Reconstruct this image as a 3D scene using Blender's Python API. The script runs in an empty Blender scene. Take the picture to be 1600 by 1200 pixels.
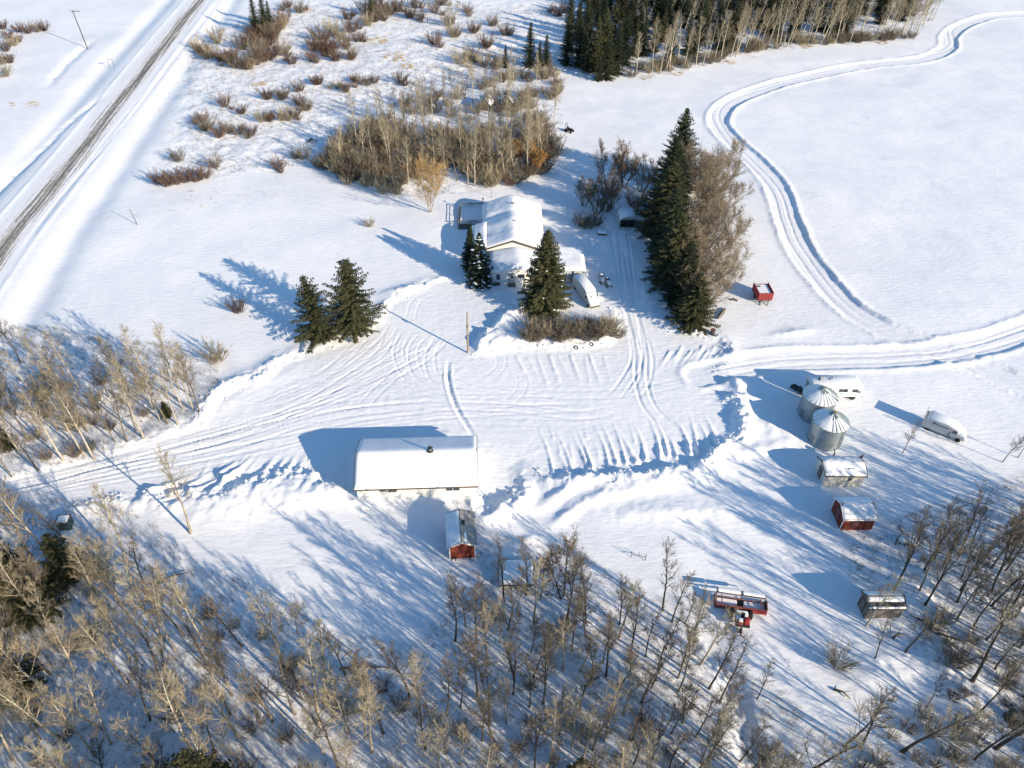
import bpy, math, random
import numpy as np
rnd = random.Random(7)
R = math.radians
# ------------------------------------------------------------------ camera
scene = bpy.context.scene
F = 1200.; PIT = R(40.5); ROLL = R(1.0); H = 80.
cp, sp = math.cos(PIT), math.sin(PIT)
cam_d = bpy.data.cameras.new('camera'); cam = bpy.data.objects.new('camera', cam_d)
scene.collection.objects.link(cam); scene.camera = cam
cam_d.sensor_width = 36; cam_d.lens = F/1600*36; cam_d.clip_start = .5; cam_d.clip_end = 6000
cam.location = (0, 0, H)
from mathutils import Matrix, Vector
cam.rotation_euler = (Matrix.Rotation(math.pi/2-PIT, 3, 'X') @ Matrix.Rotation(ROLL, 3, 'Z')).to_euler()
# ------------------------------------------------------------------ sky, sun, exposure
SUN_EL, SUN_AZ = R(21), R(-38)          # azimuth: maths angle of the direction towards the sun
w = bpy.data.worlds.new('World'); scene.world = w; w.use_nodes = True
nt = w.node_tree; sky = nt.nodes.new('ShaderNodeTexSky'); sky.sky_type = 'NISHITA'; sky.sun_disc = False
sky.sun_elevation = SUN_EL; sky.sun_rotation = math.pi/2-SUN_AZ
sky.air_density = 1.0; sky.dust_density = 0.2; sky.ozone_density = 1.0
bg = nt.nodes['Background']; bg.inputs[1].default_value = 0.10
tint = nt.nodes.new('ShaderNodeVectorMath'); tint.operation = 'MULTIPLY'; tint.inputs[1].default_value = (.74, 1.07, 1.33)   # clear, deep blue winter sky
nt.links.new(sky.outputs[0], tint.inputs[0]); nt.links.new(tint.outputs[0], bg.inputs[0])
sl = bpy.data.lights.new('sun', 'SUN'); so = bpy.data.objects.new('sun', sl); scene.collection.objects.link(so)
sl.energy = 5.0; sl.angle = R(.5); sl.color = (1, .83, .625)
so.rotation_euler = Vector((math.cos(SUN_AZ)*math.cos(SUN_EL), math.sin(SUN_AZ)*math.cos(SUN_EL), math.sin(SUN_EL))).to_track_quat('Z', 'Y').to_euler()
vs = scene.view_settings; vs.view_transform = 'Standard'; vs.look = 'None'; vs.gamma = 1; vs.exposure = 0.66
scene.render.engine = 'CYCLES'
scene.cycles.max_bounces = 5; scene.cycles.diffuse_bounces = 3

def G(px, py, z=0.):
    """world point at height z seen at a photo pixel"""
    u = (px-800)/F; v = (600-py)/F
    c, s = math.cos(ROLL), math.sin(ROLL)
    u, v = u*c-v*s, u*s+v*c
    t = (z-H)/(-sp+v*cp)
    return (u*t, (cp+v*sp)*t)
# ------------------------------------------------------------------ helpers
C = scene.collection
def link(o): C.objects.link(o); return o
def tag(o, label=None, cat=None, group=None, kind=None):
    if label: o['label'] = label
    if cat: o['category'] = cat
    if group: o['group'] = group
    if kind: o['kind'] = kind
    return o
def thing(name, label, cat, loc=(0, 0, 0), rz=0, group=None):
    o = link(bpy.data.objects.new(name, None)); o.location = loc; o.rotation_euler = (0, 0, rz)
    o.empty_display_size = .3
    return tag(o, label, cat, group)
def copy_tree(o, parent=None):
    c = o.copy(); C.objects.link(c); c.parent = parent
    for ch in KIDS.get(o.name, []): copy_tree(ch, c)
    return c
KIDS = {}
class MB:
    def __init__(s): s.v = []; s.f = []
    def add(s, vs_, fs):
        n = len(s.v); s.v += [tuple(p) for p in vs_]; s.f += [tuple(i+n for i in f) for f in fs]; return s
    def box(s, x0, x1, y0, y1, z0, z1, bev=0.0):
        if bev <= 0:
            return s.add([(x0,y0,z0),(x1,y0,z0),(x1,y1,z0),(x0,y1,z0),(x0,y0,z1),(x1,y0,z1),(x1,y1,z1),(x0,y1,z1)],
                     [(0,3,2,1),(4,5,6,7),(0,1,5,4),(1,2,6,5),(2,3,7,6),(3,0,4,7)])
        b = bev
        def ring(x0,x1,y0,y1,z,k): return [(x0+k,y0,z),(x1-k,y0,z),(x1,y0+k,z),(x1,y1-k,z),(x1-k,y1,z),(x0+k,y1,z),(x0,y1-k,z),(x0,y0+k,z)]
        L = [ring(x0,x1,y0,y1,z0,b), ring(x0,x1,y0,y1,z1-b,b), ring(x0+b,x1-b,y0+b,y1-b,z1,b*.6)]
        vs_ = sum(L, []); fs = [tuple(range(7,-1,-1)), tuple(range(16,24))]
        for k in range(2):
            for i in range(8): j=(i+1)%8; fs.append((k*8+i,k*8+j,k*8+8+j,k*8+8+i))
        return s.add(vs_, fs)
    def hexa(s, p):   # 8 corner points, bottom 4 then top 4
        return s.add(p, [(0,3,2,1),(4,5,6,7),(0,1,5,4),(1,2,6,5),(2,3,7,6),(3,0,4,7)])
    def tube(s, pts, rad, n=6, cap=True):
        pts = [Vector(p) for p in pts]; base = len(s.v); m = len(pts)
        if not hasattr(rad, '__len__'): rad = [rad]*m
        for i, p in enumerate(pts):
            d = (pts[min(i+1,m-1)]-pts[max(i-1,0)])
            if d.length < 1e-9: d = Vector((0,0,1))
            d.normalize()
            a = d.cross(Vector((0.31,0.17,1)) if abs(d.z) < .93 else Vector((1,0.2,0))); a.normalize(); b = d.cross(a)
            for k in range(n):
                t = 2*math.pi*k/n; q = p+(a*math.cos(t)+b*math.sin(t))*rad[i]; s.v.append((q.x,q.y,q.z))
        for i in range(m-1):
            for k in range(n):
                j=(k+1)%n; s.f.append((base+i*n+k, base+i*n+j, base+(i+1)*n+j, base+(i+1)*n+k))
        if cap and n > 2:
            s.f.append(tuple(base+k for k in range(n-1,-1,-1))); s.f.append(tuple(base+(m-1)*n+k for k in range(n)))
        return s
    def cyl(s, c, r, z0, z1, n=16, r2=None):
        return s.tube([(c[0],c[1],z0),(c[0],c[1],z1)], [r, r if r2 is None else r2], n)
    def wheel(s, c, r, wd, ax='y', n=16):
        d = Vector((0,wd/2,0)) if ax == 'y' else Vector((wd/2,0,0)); c = Vector(c)
        return s.tube([c-d, c-d*.8, c+d*.8, c+d], [r*.88, r, r, r*.88], n)
    def prism(s, poly, x0, x1):       # polygon in (y,z) extruded along x
        n = len(poly)
        vs_ = [(x0,y,z) for y,z in poly]+[(x1,y,z) for y,z in poly]
        fs = [tuple(range(n-1,-1,-1)), tuple(range(n,2*n))]+[(i,(i+1)%n,n+(i+1)%n,n+i) for i in range(n)]
        return s.add(vs_, fs)
    def torus(s, c, R_, r, n=18, m=6, tilt=(0,0,1)):
        t = Vector(tilt).normalized(); a = t.orthogonal().normalized(); b = t.cross(a); base=len(s.v)
        for i in range(n):
            th=2*math.pi*i/n; rd=a*math.cos(th)+b*math.sin(th)
            for j in range(m):
                ph=2*math.pi*j/m; q=Vector(c)+rd*(R_+r*math.cos(ph))+t*r*math.sin(ph); s.v.append((q.x,q.y,q.z))
        for i in range(n):
            for j in range(m):
                s.f.append((base+i*m+j, base+((i+1)%n)*m+j, base+((i+1)%n)*m+(j+1)%m, base+i*m+(j+1)%m))
        return s
    def blob(s, c, r, seed=0, n=10, m=7, flat=0.0):    # lumpy rounded lump
        q = random.Random(seed); base=len(s.v)
        for i in range(m+1):
            ph = math.pi*i/m
            for k in range(n):
                th=2*math.pi*k/n; f=1+q.uniform(-.12,.12)
                z = math.cos(ph); z = max(z, -flat) if flat else z
                s.v.append((c[0]+r[0]*f*math.sin(ph)*math.cos(th), c[1]+r[1]*f*math.sin(ph)*math.sin(th), c[2]+r[2]*z))
        for i in range(m):
            for k in range(n):
                s.f.append((base+i*n+k, base+(i+1)*n+k, base+(i+1)*n+(k+1)%n, base+i*n+(k+1)%n))
        return s
    def build(s, name, mat, parent=None, smooth=False, loc=None):
        me = bpy.data.meshes.new(name); me.from_pydata(s.v, [], s.f); me.materials.append(mat)
        if smooth: me.polygons.foreach_set('use_smooth', [True]*len(me.polygons))
        me.update()
        o = link(bpy.data.objects.new(name, me))
        if parent is not None:
            o.parent = parent; KIDS.setdefault(parent.name, []).append(o)
        if loc: o.location = loc
        return o
def build_each(mb, name, mat, parent):
    """one object per separate piece of a mesh"""
    par = list(range(len(mb.v)))
    def find(a):
        while par[a] != a: par[a] = par[par[a]]; a = par[a]
        return a
    for f in mb.f:
        a = find(f[0])
        for i in f[1:]: par[find(i)] = a
    groups = {}
    for f in mb.f: groups.setdefault(find(f[0]), []).append(f)
    out = []
    for g in groups.values():
        ids = sorted({i for f in g for i in f}); mp = {q: k for k, q in enumerate(ids)}
        m2 = MB(); m2.v = [mb.v[i] for i in ids]; m2.f = [tuple(mp[i] for i in f) for f in g]; out.append(m2.build(name, mat, parent))
    return out
# ------------------------------------------------------------------ materials
def mat(name, col, rough=.7, metal=0., var=0.0, scale=4., col2=None, bump=0., bscale=30., obj_rand=0.0, spec=.3, stretch=None, wave=None):
    m = bpy.data.materials.new(name); m.use_nodes = True; t = m.node_tree; b = t.nodes['Principled BSDF']
    b.inputs['Roughness'].default_value = rough; b.inputs['Metallic'].default_value = metal
    b.inputs['Specular IOR Level'].default_value = spec
    tc = t.nodes.new('ShaderNodeTexCoord'); mp = t.nodes.new('ShaderNodeMapping')
    t.links.new(tc.outputs['Object'], mp.inputs[0])
    if stretch: mp.inputs['Scale'].default_value = stretch
    c2 = col2 or tuple(max(0, c*(1-var)) for c in col)
    n = t.nodes.new('ShaderNodeTexNoise'); n.inputs['Scale'].default_value = scale; n.inputs['Detail'].default_value = 6
    t.links.new(mp.outputs[0], n.inputs['Vector'])
    r = t.nodes.new('ShaderNodeValToRGB'); r.color_ramp.elements[0].position = .35; r.color_ramp.elements[1].position = .65
    r.color_ramp.elements[0].color = (*c2, 1); r.color_ramp.elements[1].color = (*col, 1)
    t.links.new(n.outputs[0], r.inputs[0]); out = r.outputs[0]
    if wave:
        wv = t.nodes.new('ShaderNodeTexWave'); wv.inputs['Scale'].default_value = wave[0]; wv.bands_direction = wave[1]
        wv.inputs['Distortion'].default_value = wave[3] if len(wave) > 3 else .3
        t.links.new(tc.outputs['Object'], wv.inputs['Vector'])
        rr = t.nodes.new('ShaderNodeValToRGB'); rr.color_ramp.elements[0].position = .0; rr.color_ramp.elements[1].position = .25
        rr.color_ramp.elements[0].color = (wave[2],)*3+(1,); t.links.new(wv.outputs['Fac'], rr.inputs[0])
        mx = t.nodes.new('ShaderNodeMix'); mx.data_type = 'RGBA'; mx.blend_type = 'MULTIPLY'; mx.inputs[0].default_value = 1
        t.links.new(out, mx.inputs[6]); t.links.new(rr.outputs[0], mx.inputs[7]); out = mx.outputs[2]
    if obj_rand:
        oi = t.nodes.new('ShaderNodeObjectInfo'); mr = t.nodes.new('ShaderNodeMapRange')
        mr.inputs[3].default_value = 1-obj_rand; mr.inputs[4].default_value = 1+obj_rand
        t.links.new(oi.outputs['Random'], mr.inputs[0])
        vm = t.nodes.new('ShaderNodeVectorMath'); vm.operation = 'SCALE'
        t.links.new(out, vm.inputs[0]); t.links.new(mr.outputs[0], vm.inputs['Scale']); out = vm.outputs[0]
    t.links.new(out, b.inputs['Base Color'])
    if bump:
        n2 = t.nodes.new('ShaderNodeTexNoise'); n2.inputs['Scale'].default_value = bscale; n2.inputs['Detail'].default_value = 4
        t.links.new(mp.outputs[0], n2.inputs['Vector'])
        bp = t.nodes.new('ShaderNodeBump'); bp.inputs['Strength'].default_value = bump; bp.inputs['Distance'].default_value = .05
        t.links.new(n2.outputs[0], bp.inputs['Height']); t.links.new(bp.outputs[0], b.inputs['Normal'])
    return m
M = dict(
 snow=mat('snow_cap', (.79,.81,.82), .6, var=.05, scale=.8, bump=.4, bscale=5, spec=.2),
 snow_bough=mat('bough_snow', (.76,.81,.86), .7, var=.05, scale=3, spec=.1),
 bark_pale=mat('aspen_bark', (.50,.45,.35), .85, col2=(.27,.235,.18), scale=2.2, bump=.5, bscale=12, obj_rand=.25, stretch=(3,3,.6)),
 bark_dark=mat('poplar_bark', (.085,.07,.052), .9, col2=(.045,.036,.028), scale=3, bump=.6, bscale=14, obj_rand=.25, stretch=(3,3,.5)),
 bark_grey=mat('grey_bark', (.20,.17,.125), .9, col2=(.10,.083,.063), scale=3, bump=.6, bscale=14, obj_rand=.3, stretch=(3,3,.5)),
 twig_tan=mat('tan_twigs', (.35,.30,.205), .9, var=.35, scale=.8, obj_rand=.22, spec=.1),
 twig_maple=mat('maple_twigs', (.33,.27,.19), .9, var=.3, scale=.8, obj_rand=.15, spec=.1),
 twig_grey=mat('grey_twigs', (.19,.16,.12), .9, var=.35, scale=.8, obj_rand=.22, spec=.1),
 twig_red=mat('red_twigs', (.17,.112,.085), .9, var=.4, scale=.9, obj_rand=.3, spec=.1),
 twig_gold=mat('golden_twigs', (.40,.26,.11), .9, var=.35, scale=.8, obj_rand=.15, spec=.1),
 leaf_dry=mat('dry_leaves', (.36,.17,.065), .8, col2=(.20,.095,.04), scale=2, spec=.1),
 leaf_orange=mat('orange_leaves', (.50,.22,.05), .8, col2=(.30,.14,.05), scale=2, spec=.1),
 needle=mat('spruce_needles', (.047,.060,.029), .75, col2=(.021,.031,.017), scale=1.6, obj_rand=.25, spec=.15),
 needle_olive=mat('olive_needles', (.082,.080,.036), .75, col2=(.036,.043,.022), scale=1.6, obj_rand=.2, spec=.15),
 white_wall=mat('white_siding', (.74,.73,.69), .6, var=.07, scale=1.5, wave=(2.4,'Z',.86)),
 cream=mat('weathered_white', (.66,.64,.57), .75, col2=(.50,.47,.40), scale=2, wave=(1.2,'X',.8)),
 red_wall=mat('red_boards', (.23,.045,.025), .8, col2=(.13,.03,.02), scale=3, stretch=(3,3,.5), wave=(2.0,'X',.6)),
 red_paint=mat('red_paint', (.36,.03,.03), .5, col2=(.22,.035,.03), scale=5),
 rust_red=mat('faded_red_paint', (.23,.055,.055), .6, col2=(.13,.055,.055), scale=6),
 grey_wood=mat('grey_boards', (.20,.185,.165), .9, col2=(.11,.10,.09), scale=3, stretch=(3,3,.3), wave=(2.2,'X',.45)),
 old_metal=mat('old_roof_sheet', (.40,.38,.34), .6, col2=(.27,.25,.22), scale=2.5, metal=.2, wave=(2.6,'X',.78,.1), bump=.2),
 galv=mat('galvanised_steel', (.40,.45,.45), .42, col2=(.30,.345,.35), scale=1.4, metal=.75, stretch=(1,1,2), bump=.1, bscale=6),
 galv_rib=mat('galvanised_rib', (.26,.29,.29), .5, var=.2, metal=.6),
 dark=mat('dark_opening', (.012,.012,.014), .5),
 black=mat('black_rubber', (.018,.018,.018), .85, var=.3, scale=8),
 glass=mat('window_glass', (.03,.04,.055), .08, spec=.8),
 trim=mat('white_trim', (.78,.77,.74), .5, var=.05),
 brown=mat('brown_fascia', (.09,.07,.055), .7, var=.3),
 grey_paint=mat('grey_paint', (.34,.36,.38), .5, var=.12, scale=3),
 white_paint=mat('white_vehicle_paint', (.72,.73,.72), .35, var=.06, scale=2, spec=.5),
 dull_white=mat('dull_white_paint', (.50,.52,.53), .45, var=.15, scale=2, spec=.4),
 teal=mat('teal_stripe', (.08,.26,.25), .5, var=.15),
 pole=mat('weathered_pole', (.33,.24,.16), .85, col2=(.20,.15,.10), scale=3, stretch=(4,4,.5)),
 steel=mat('dark_steel', (.07,.07,.075), .5, metal=.5, var=.3),
 straw=mat('dry_grass', (.46,.35,.19), .9, col2=(.32,.25,.15), scale=.6, spec=.05),
 brushm=mat('brush_twigs', (.22,.19,.14), .9, col2=(.13,.11,.085), scale=.5, spec=.05),
 green=mat('green_tarp', (.04,.085,.08), .6, var=.3),
 yellow=mat('yellow_paint', (.6,.42,.08), .6, var=.15),
)
# ------------------------------------------------------------------ terrain
def lattice(ix, iy, seed):
    h = (ix.astype(np.int64)*374761393 + iy.astype(np.int64)*668265263 + seed*1442695041) & 0xffffffff
    h = ((h ^ (h >> 13))*1274126177) & 0xffffffff
    h = h ^ (h >> 16)
    return (h & 0xffff)/65535.0
def vn(x, y, seed=0):
    ix = np.floor(x); iy = np.floor(y); fx = x-ix; fy = y-iy
    fx = fx*fx*(3-2*fx); fy = fy*fy*(3-2*fy)
    a = lattice(ix,iy,seed); b = lattice(ix+1,iy,seed); c = lattice(ix,iy+1,seed); d = lattice(ix+1,iy+1,seed)
    return (a*(1-fx)+b*fx)*(1-fy)+(c*(1-fx)+d*fx)*fy-.5
def fbm(x, y, s, seed=0, o=3):
    r = 0; a = 1
    for k in range(o): r = r+a*vn(x/s*2**k+k*17.3, y/s*2**k-k*9.1, seed+k); a *= .5
    return r
def W(pts): return [G(*p[:2]) for p in pts]
def dline(X, Y, pts, margin):
    """distance, arclength, signed side to a world polyline; points beyond margin left at 1e9"""
    P_ = np.array(pts); D = np.full(X.shape, 1e9); A = np.zeros(X.shape); S = np.zeros(X.shape)
    acc = 0.
    for (x0,y0),(x1,y1) in zip(P_[:-1], P_[1:]):
        L = math.hypot(x1-x0, y1-y0)
        m = (X > min(x0,x1)-margin)&(X < max(x0,x1)+margin)&(Y > min(y0,y1)-margin)&(Y < max(y0,y1)+margin)
        idx = np.nonzero(m)
        if len(idx[0]) and L > 1e-6:
            dx, dy = (x1-x0)/L, (y1-y0)/L; px = X[idx]-x0; py = Y[idx]-y0
            t = np.clip(px*dx+py*dy, 0, L); qx = px-t*dx; qy = py-t*dy; d = np.hypot(qx, qy)
            b = d < D[idx]; s = dx*py-dy*px
            dd = D[idx]; aa = A[idx]; ss = S[idx]
            dd[b] = d[b]; aa[b] = (acc+t)[b]; ss[b] = np.sign(s)[b]
            D[idx] = dd; A[idx] = aa; S[idx] = ss
        acc += L
    return D, A, S, acc
def inside(X, Y, pts):
    P_ = np.array(pts); r = np.zeros(X.shape, bool); n = len(P_)
    for i in range(n):
        x0,y0 = P_[i]; x1,y1 = P_[(i+1)%n]
        if y0 == y1: continue
        c = ((Y > y0) != (Y > y1)) & (X < (x1-x0)*(Y-y0)/(y1-y0)+x0)
        r ^= c
    return r
def smooth_line(pts, n=6):      # Catmull-Rom through pixel points
    o = []; P_ = [pts[0]]+list(pts)+[pts[-1]]
    for i in range(1, len(P_)-2):
        p0,p1,p2,p3 = P_[i-1:i+3]
        for k in range(n):
            t = k/n
            o.append(tuple(.5*((2*b)+(-a+c)*t+(2*a-5*b+4*c-d)*t*t+(-a+3*b-3*c+d)*t**3) for a,b,c,d in zip(p0,p1,p2,p3)))
    o.append(tuple(pts[-1])); return o
# ploughed yard outline (x, y, height of the snow bank there)
YARD = [(-60,775,.3),(0,752,.3),(80,730,.3),(160,706,.35),(240,693,.4),(292,672,.5),(322,664,1.0),(330,640,1.1),(345,620,1.1),(385,598,1.0),(402,600,.9),(425,582,1.1),(445,566,.9),
 (480,554,.5),(520,540,.4),(560,528,.3),(600,505,.5),(612,478,.8),(640,458,.8),(672,447,.6),(700,438,.4),(742,440,.3),(768,456,.5),(792,468,.8),(800,476,1.2),(782,490,1.5),(770,508,1.4),(745,524,1.4),(738,540,1.2),(733,555,.6),
 (760,556,.7),(790,547,.8),(845,545,.7),(905,548,.7),(955,536,.7),(975,505,.6),(968,480,.3),(945,470,.25),(925,420,.2),(915,390,.2),(895,340,.2),(880,300,.1),(900,290,.1),(930,330,.1),(960,370,.1),(992,420,.2),
 (1003,490,.4),(1030,512,.6),(1075,522,.6),(1120,535,.6),(1132,548,.7),(1118,566,.6),(1105,580,.2),(1128,592,.3),(1140,604,.9),(1142,616,.9),(1125,628,1.0),(1146,640,1.1),(1148,660,1.2),(1142,678,1.2),
 (1120,684,1.3),(1118,694,1.3),(1098,700,1.3),(1096,716,1.3),(1076,722,1.3),(1058,724,1.3),(1040,728,1.3),(1022,732,1.3),(1005,734,1.3),(990,737,1.2),(965,730,1.2),(945,742,1.1),(925,734,.9),(905,742,.9),(890,734,1.0),(868,746,.9),
 (845,730,.4),(820,722,.2),(800,735,.3),(805,762,.9),(790,778,1.1),(758,792,.8),(750,770,.2),(748,700,.05),(700,676,.0),(560,682,.0),(548,720,.3),(553,768,.5),(520,754,1.1),(505,752,1.1),(502,738,1.1),(470,738,1.2),(450,738,1.1),
 (430,742,1.1),(405,752,1.2),(385,750,1.1),(362,764,1.2),(352,758,1.1),(330,770,1.1),(300,764,1.0),(268,778,1.0),(235,762,.9),(210,778,.9),(180,768,.8),(140,782,.5),(80,790,.4),(20,800,.3),(-60,830,.3)]
TRAILS = [  # snow roads: points, half width, depth, bank
 ([(1700,20),(1600,22),(1540,28),(1500,42),(1483,58),(1480,75),(1440,92),(1350,101),(1250,122),(1180,142),(1135,165),(1122,190),(1140,216),(1180,252),(1212,290),(1232,345),(1252,392),(1288,440),(1328,482),(1385,515),(1455,542),(1530,572),(1620,610),(1700,650)], 2.7, .33, .18),
 ([(1095,586),(1150,575),(1220,563),(1320,560),(1420,556),(1490,546),(1550,535),(1600,518),(1700,480)], 2.8, .26, .16)]
RUTS = [ # wheel or sled ruts: points, half gauge, depth, half width
 ([(960,300),(975,380),(985,470),(1000,540),(1003,600),(1018,640),(1058,678)], .95, .10, .22),
 ([(955,330),(968,400),(982,470),(992,520),(996,560),(982,590),(958,622)], .95, .09, .2),
 ([(1000,520),(1012,560),(1005,600),(985,622)], .9, .07, .2),
 ([(-40,770),(100,735),(330,688),(480,638),(600,592),(660,560),(700,520)], .9, .06, .22),
 ([(-40,778),(100,745),(340,700),(500,652),(640,634),(800,636),(900,648),(960,640)], .9, .07, .22),
 ([(-40,785),(120,750),(350,706),(520,672),(660,650),(800,640),(900,636)], .9, .06, .22),
 ([(200,722),(360,680),(480,628),(560,580),(620,540),(640,520)], .9, .05, .2),
 ([(150,722),(300,690),(460,640),(570,600),(650,580),(800,622),(900,622)], .9, .05, .2),
 ([(400,660),(500,625),(580,590),(640,560),(690,540)], .85, .06, .18),
 ([(560,640),(600,600),(640,570),(700,548)], .85, .05, .18),
 ([(640,510),(622,548),(640,590),(690,625)], .8, .06, .18),
 ([(668,515),(645,545),(655,585),(700,612)], .8, .06, .18),
 ([(690,520),(672,555),(680,590),(720,610)], .8, .06, .18),
 ([(605,520),(560,545),(500,585),(440,610)], .8, .05, .18),
 ([(620,500),(590,540),(520,590),(400,640)], .8, .05, .2),
 ([(1090,600),(1060,598),(1000,610),(900,616),(820,612)], .9, .05, .2),
 ([(1700,12),(1600,16),(1490,40),(1478,75),(1350,98),(1180,138),(1120,170),(1136,214),(1208,290),(1228,345),(1250,392),(1328,485),(1455,544),(1560,585)], .9, .12, .25),
 ([(1100,588),(1220,565),(1420,557),(1550,536),(1700,482)], .9, .10, .25),
 ([(1095,578),(1220,558),(1420,550),(1540,530),(1700,470)], .5, .08, .2),
 ([(1490,560),(1540,585),(1620,622)], 1.0, .10, .35),
 ([(640,508),(650,470),(690,450)], .8, .05, .2),
]
for i in range(46):      # many faint crossing wheel marks
    k_ = rnd.random()
    if k_ < .5:          # along the drive
        o_ = rnd.uniform(-26,30); e_ = rnd.uniform(450,980); p_ = [(-40,778+o_*.4),(120,742+o_*.5),(330,692+o_),(e_*.5+165,664+o_*.8-.06*(e_-450)),(e_,640+o_-.02*(e_-450))]
    elif k_ < .75:       # turning circles below the pole
        cx_, cy_, r_ = rnd.uniform(640,760), rnd.uniform(545,600), rnd.uniform(25,75); a_ = rnd.uniform(0,6.28); p_ = [(cx_+r_*math.cos(a_+j*.5), cy_+.62*r_*math.sin(a_+j*.5)) for j in range(6)]
    else:
        x_ = rnd.uniform(560,700); p_ = [(x_,rnd.uniform(505,530)),(x_-rnd.uniform(20,60),560),(x_-rnd.uniform(90,170),600),(x_-rnd.uniform(190,270),rnd.uniform(620,650))]
    RUTS.append((p_, rnd.choice((.75,.85,.95)), rnd.uniform(.015,.05), rnd.uniform(.1,.18)))
PATHS = [([(700,560),(700,590),(706,618),(718,645),(735,672),(746,690)], 0, .22, .3)]   # footpath
RIDGES = []   # (pts, h0, h1, half width)
for i in range(17):      # plough lanes, south edge of the yard
    t = min(1, max(0, i/16+rnd.uniform(-.022,.022))); a = (835+t*275+rnd.uniform(-5,5), 668-t*18+rnd.uniform(-18,22)); b = (866+t*262, 747-t*40-6*math.sin(t*3)+rnd.uniform(-3,3))
    RIDGES.append(([a, ((a[0]+b[0])/2+3+rnd.uniform(-2,2), (a[1]+b[1])/2), b], .015, (.30+.32*t)*rnd.uniform(.55,1.3), rnd.uniform(.13,.24)))
for i in range(22):
    x_ = rnd.uniform(850,1120); y_ = rnd.uniform(655,715); RIDGES.append(([(x_,y_),(x_+rnd.uniform(4,12),y_+rnd.uniform(18,42))], .01, rnd.uniform(.05,.14), .13))
for i in range(14):
    x_ = rnd.uniform(300,520); y_ = rnd.uniform(700,740)-.1*(x_-400); RIDGES.append(([(x_,y_),(x_-rnd.uniform(10,22),y_+rnd.uniform(12,26))], .01, rnd.uniform(.06,.16), .14))
for (a,b) in [((397,710),(352,752)),((385,722),(330,772)),((360,738),(300,770)),((419,728),(395,752)),((447,712),(432,742)),((463,710),(448,740)),((478,710),(468,738)),((340,730),(270,775)),((310,738),(235,768)),((430,712),(412,748)),((375,716),(345,742))]:
    RIDGES.append(([a, ((a[0]+b[0])/2-3, (a[1]+b[1])/2+3), b], .03, .65, .3))
for i in range(8): RIDGES.append(([(1085+i*3,570+i*9),(1145,588+i*7)], .02, .22, .25))
for i in range(9): RIDGES.append(([(808+i*17+rnd.uniform(-6,6),556),(828+i*16,585+rnd.uniform(0,28))], rnd.uniform(.06,.15), .01, .2))
for i in range(9): RIDGES.append(([(1048+i*10+rnd.uniform(-4,4),545+rnd.uniform(-5,4)),(1030+i*10,575-i)], rnd.uniform(.08,.2), .01, .2))
BUMPS = [(876,775,4,1.0,.7,35),(925,752,6,1.1,.55,10),(930,780,5,1.5,.5,20),(1010,762,6,1.5,.4,15),(1075,745,6,1.4,.5,10),(890,802,3,1.,.5,40),(800,872,3,1.3,.55,20),(815,850,2.5,1.,.4,30),(790,800,4,1.3,.8,30),
 (430,775,9,3.,.5,5),(360,800,8,2.5,.35,10),(500,770,5,2.,.35,0),(780,535,5,2.5,.8,10),(800,505,5,3.,.7,20),(860,520,9,3,.7,5),(1240,520,4,1.,.35,15),(1150,650,4,1.5,.7,60),(1165,625,5,.8,.7,-10),
 (360,625,5,2.,.6,45),(430,590,5,2,.6,35),(1200,670,6,3,.5,-30),(1185,610,7,1,.4,-15),(655,735,9,1.,.0,0),(650,783,10,1.3,.6,0),(1180,705,5,1.2,.45,20),(1000,800,8,2,.3,10),(1100,800,8,2,.25,0),
 (625,455,5,1.5,.4,20),(700,770,5,1.0,.4,0),(1395,960,4,2,.5,10),(1450,930,7,4,.6,30),(1520,1060,6,4,.7,50),(1390,1040,5,2.5,.5,20)]
WOODS = [ [(-400,760),(-100,780),(60,770),(220,800),(310,880),(420,920),(520,990),(640,1010),(720,930),(740,860),(780,840),(900,850),(1000,940),(1090,930),(1110,1010),(1230,1080),(1300,1160),(1600,1180),(2100,1100),(2300,1700),(-700,1700)],
 [(-400,480),(0,500),(150,520),(260,540),(340,560),(345,600),(310,650),(220,690),(60,740),(-400,830)],
 [(1310,860),(1420,800),(1600,740),(1900,700),(2100,1150),(1600,1190),(1420,1010),(1340,930)],
 [(480,250),(560,180),(640,150),(720,130),(840,130),(880,180),(880,240),(800,280),(740,300),(640,310),(540,280)],
 [(870,100),(930,128),(1000,122),(1100,102),(1200,75),(1280,70),(1430,58),(1460,30),(1470,-60),(870,-60)] ]
ROADC = [(-90,520),(0,392),(70,306),(125,238),(180,168),(240,90),(318,-6),(352,-48),(430,-140)]
roadw = W(smooth_line(ROADC, 6))
yardw = W(YARD); yardh = [p[2]*(.48 if p[0] < 700 else .56) for p in YARD]
def smoothstep(a, b, x): t = np.clip((x-a)/(b-a), 0, 1); return t*t*(3-2*t)
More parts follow.
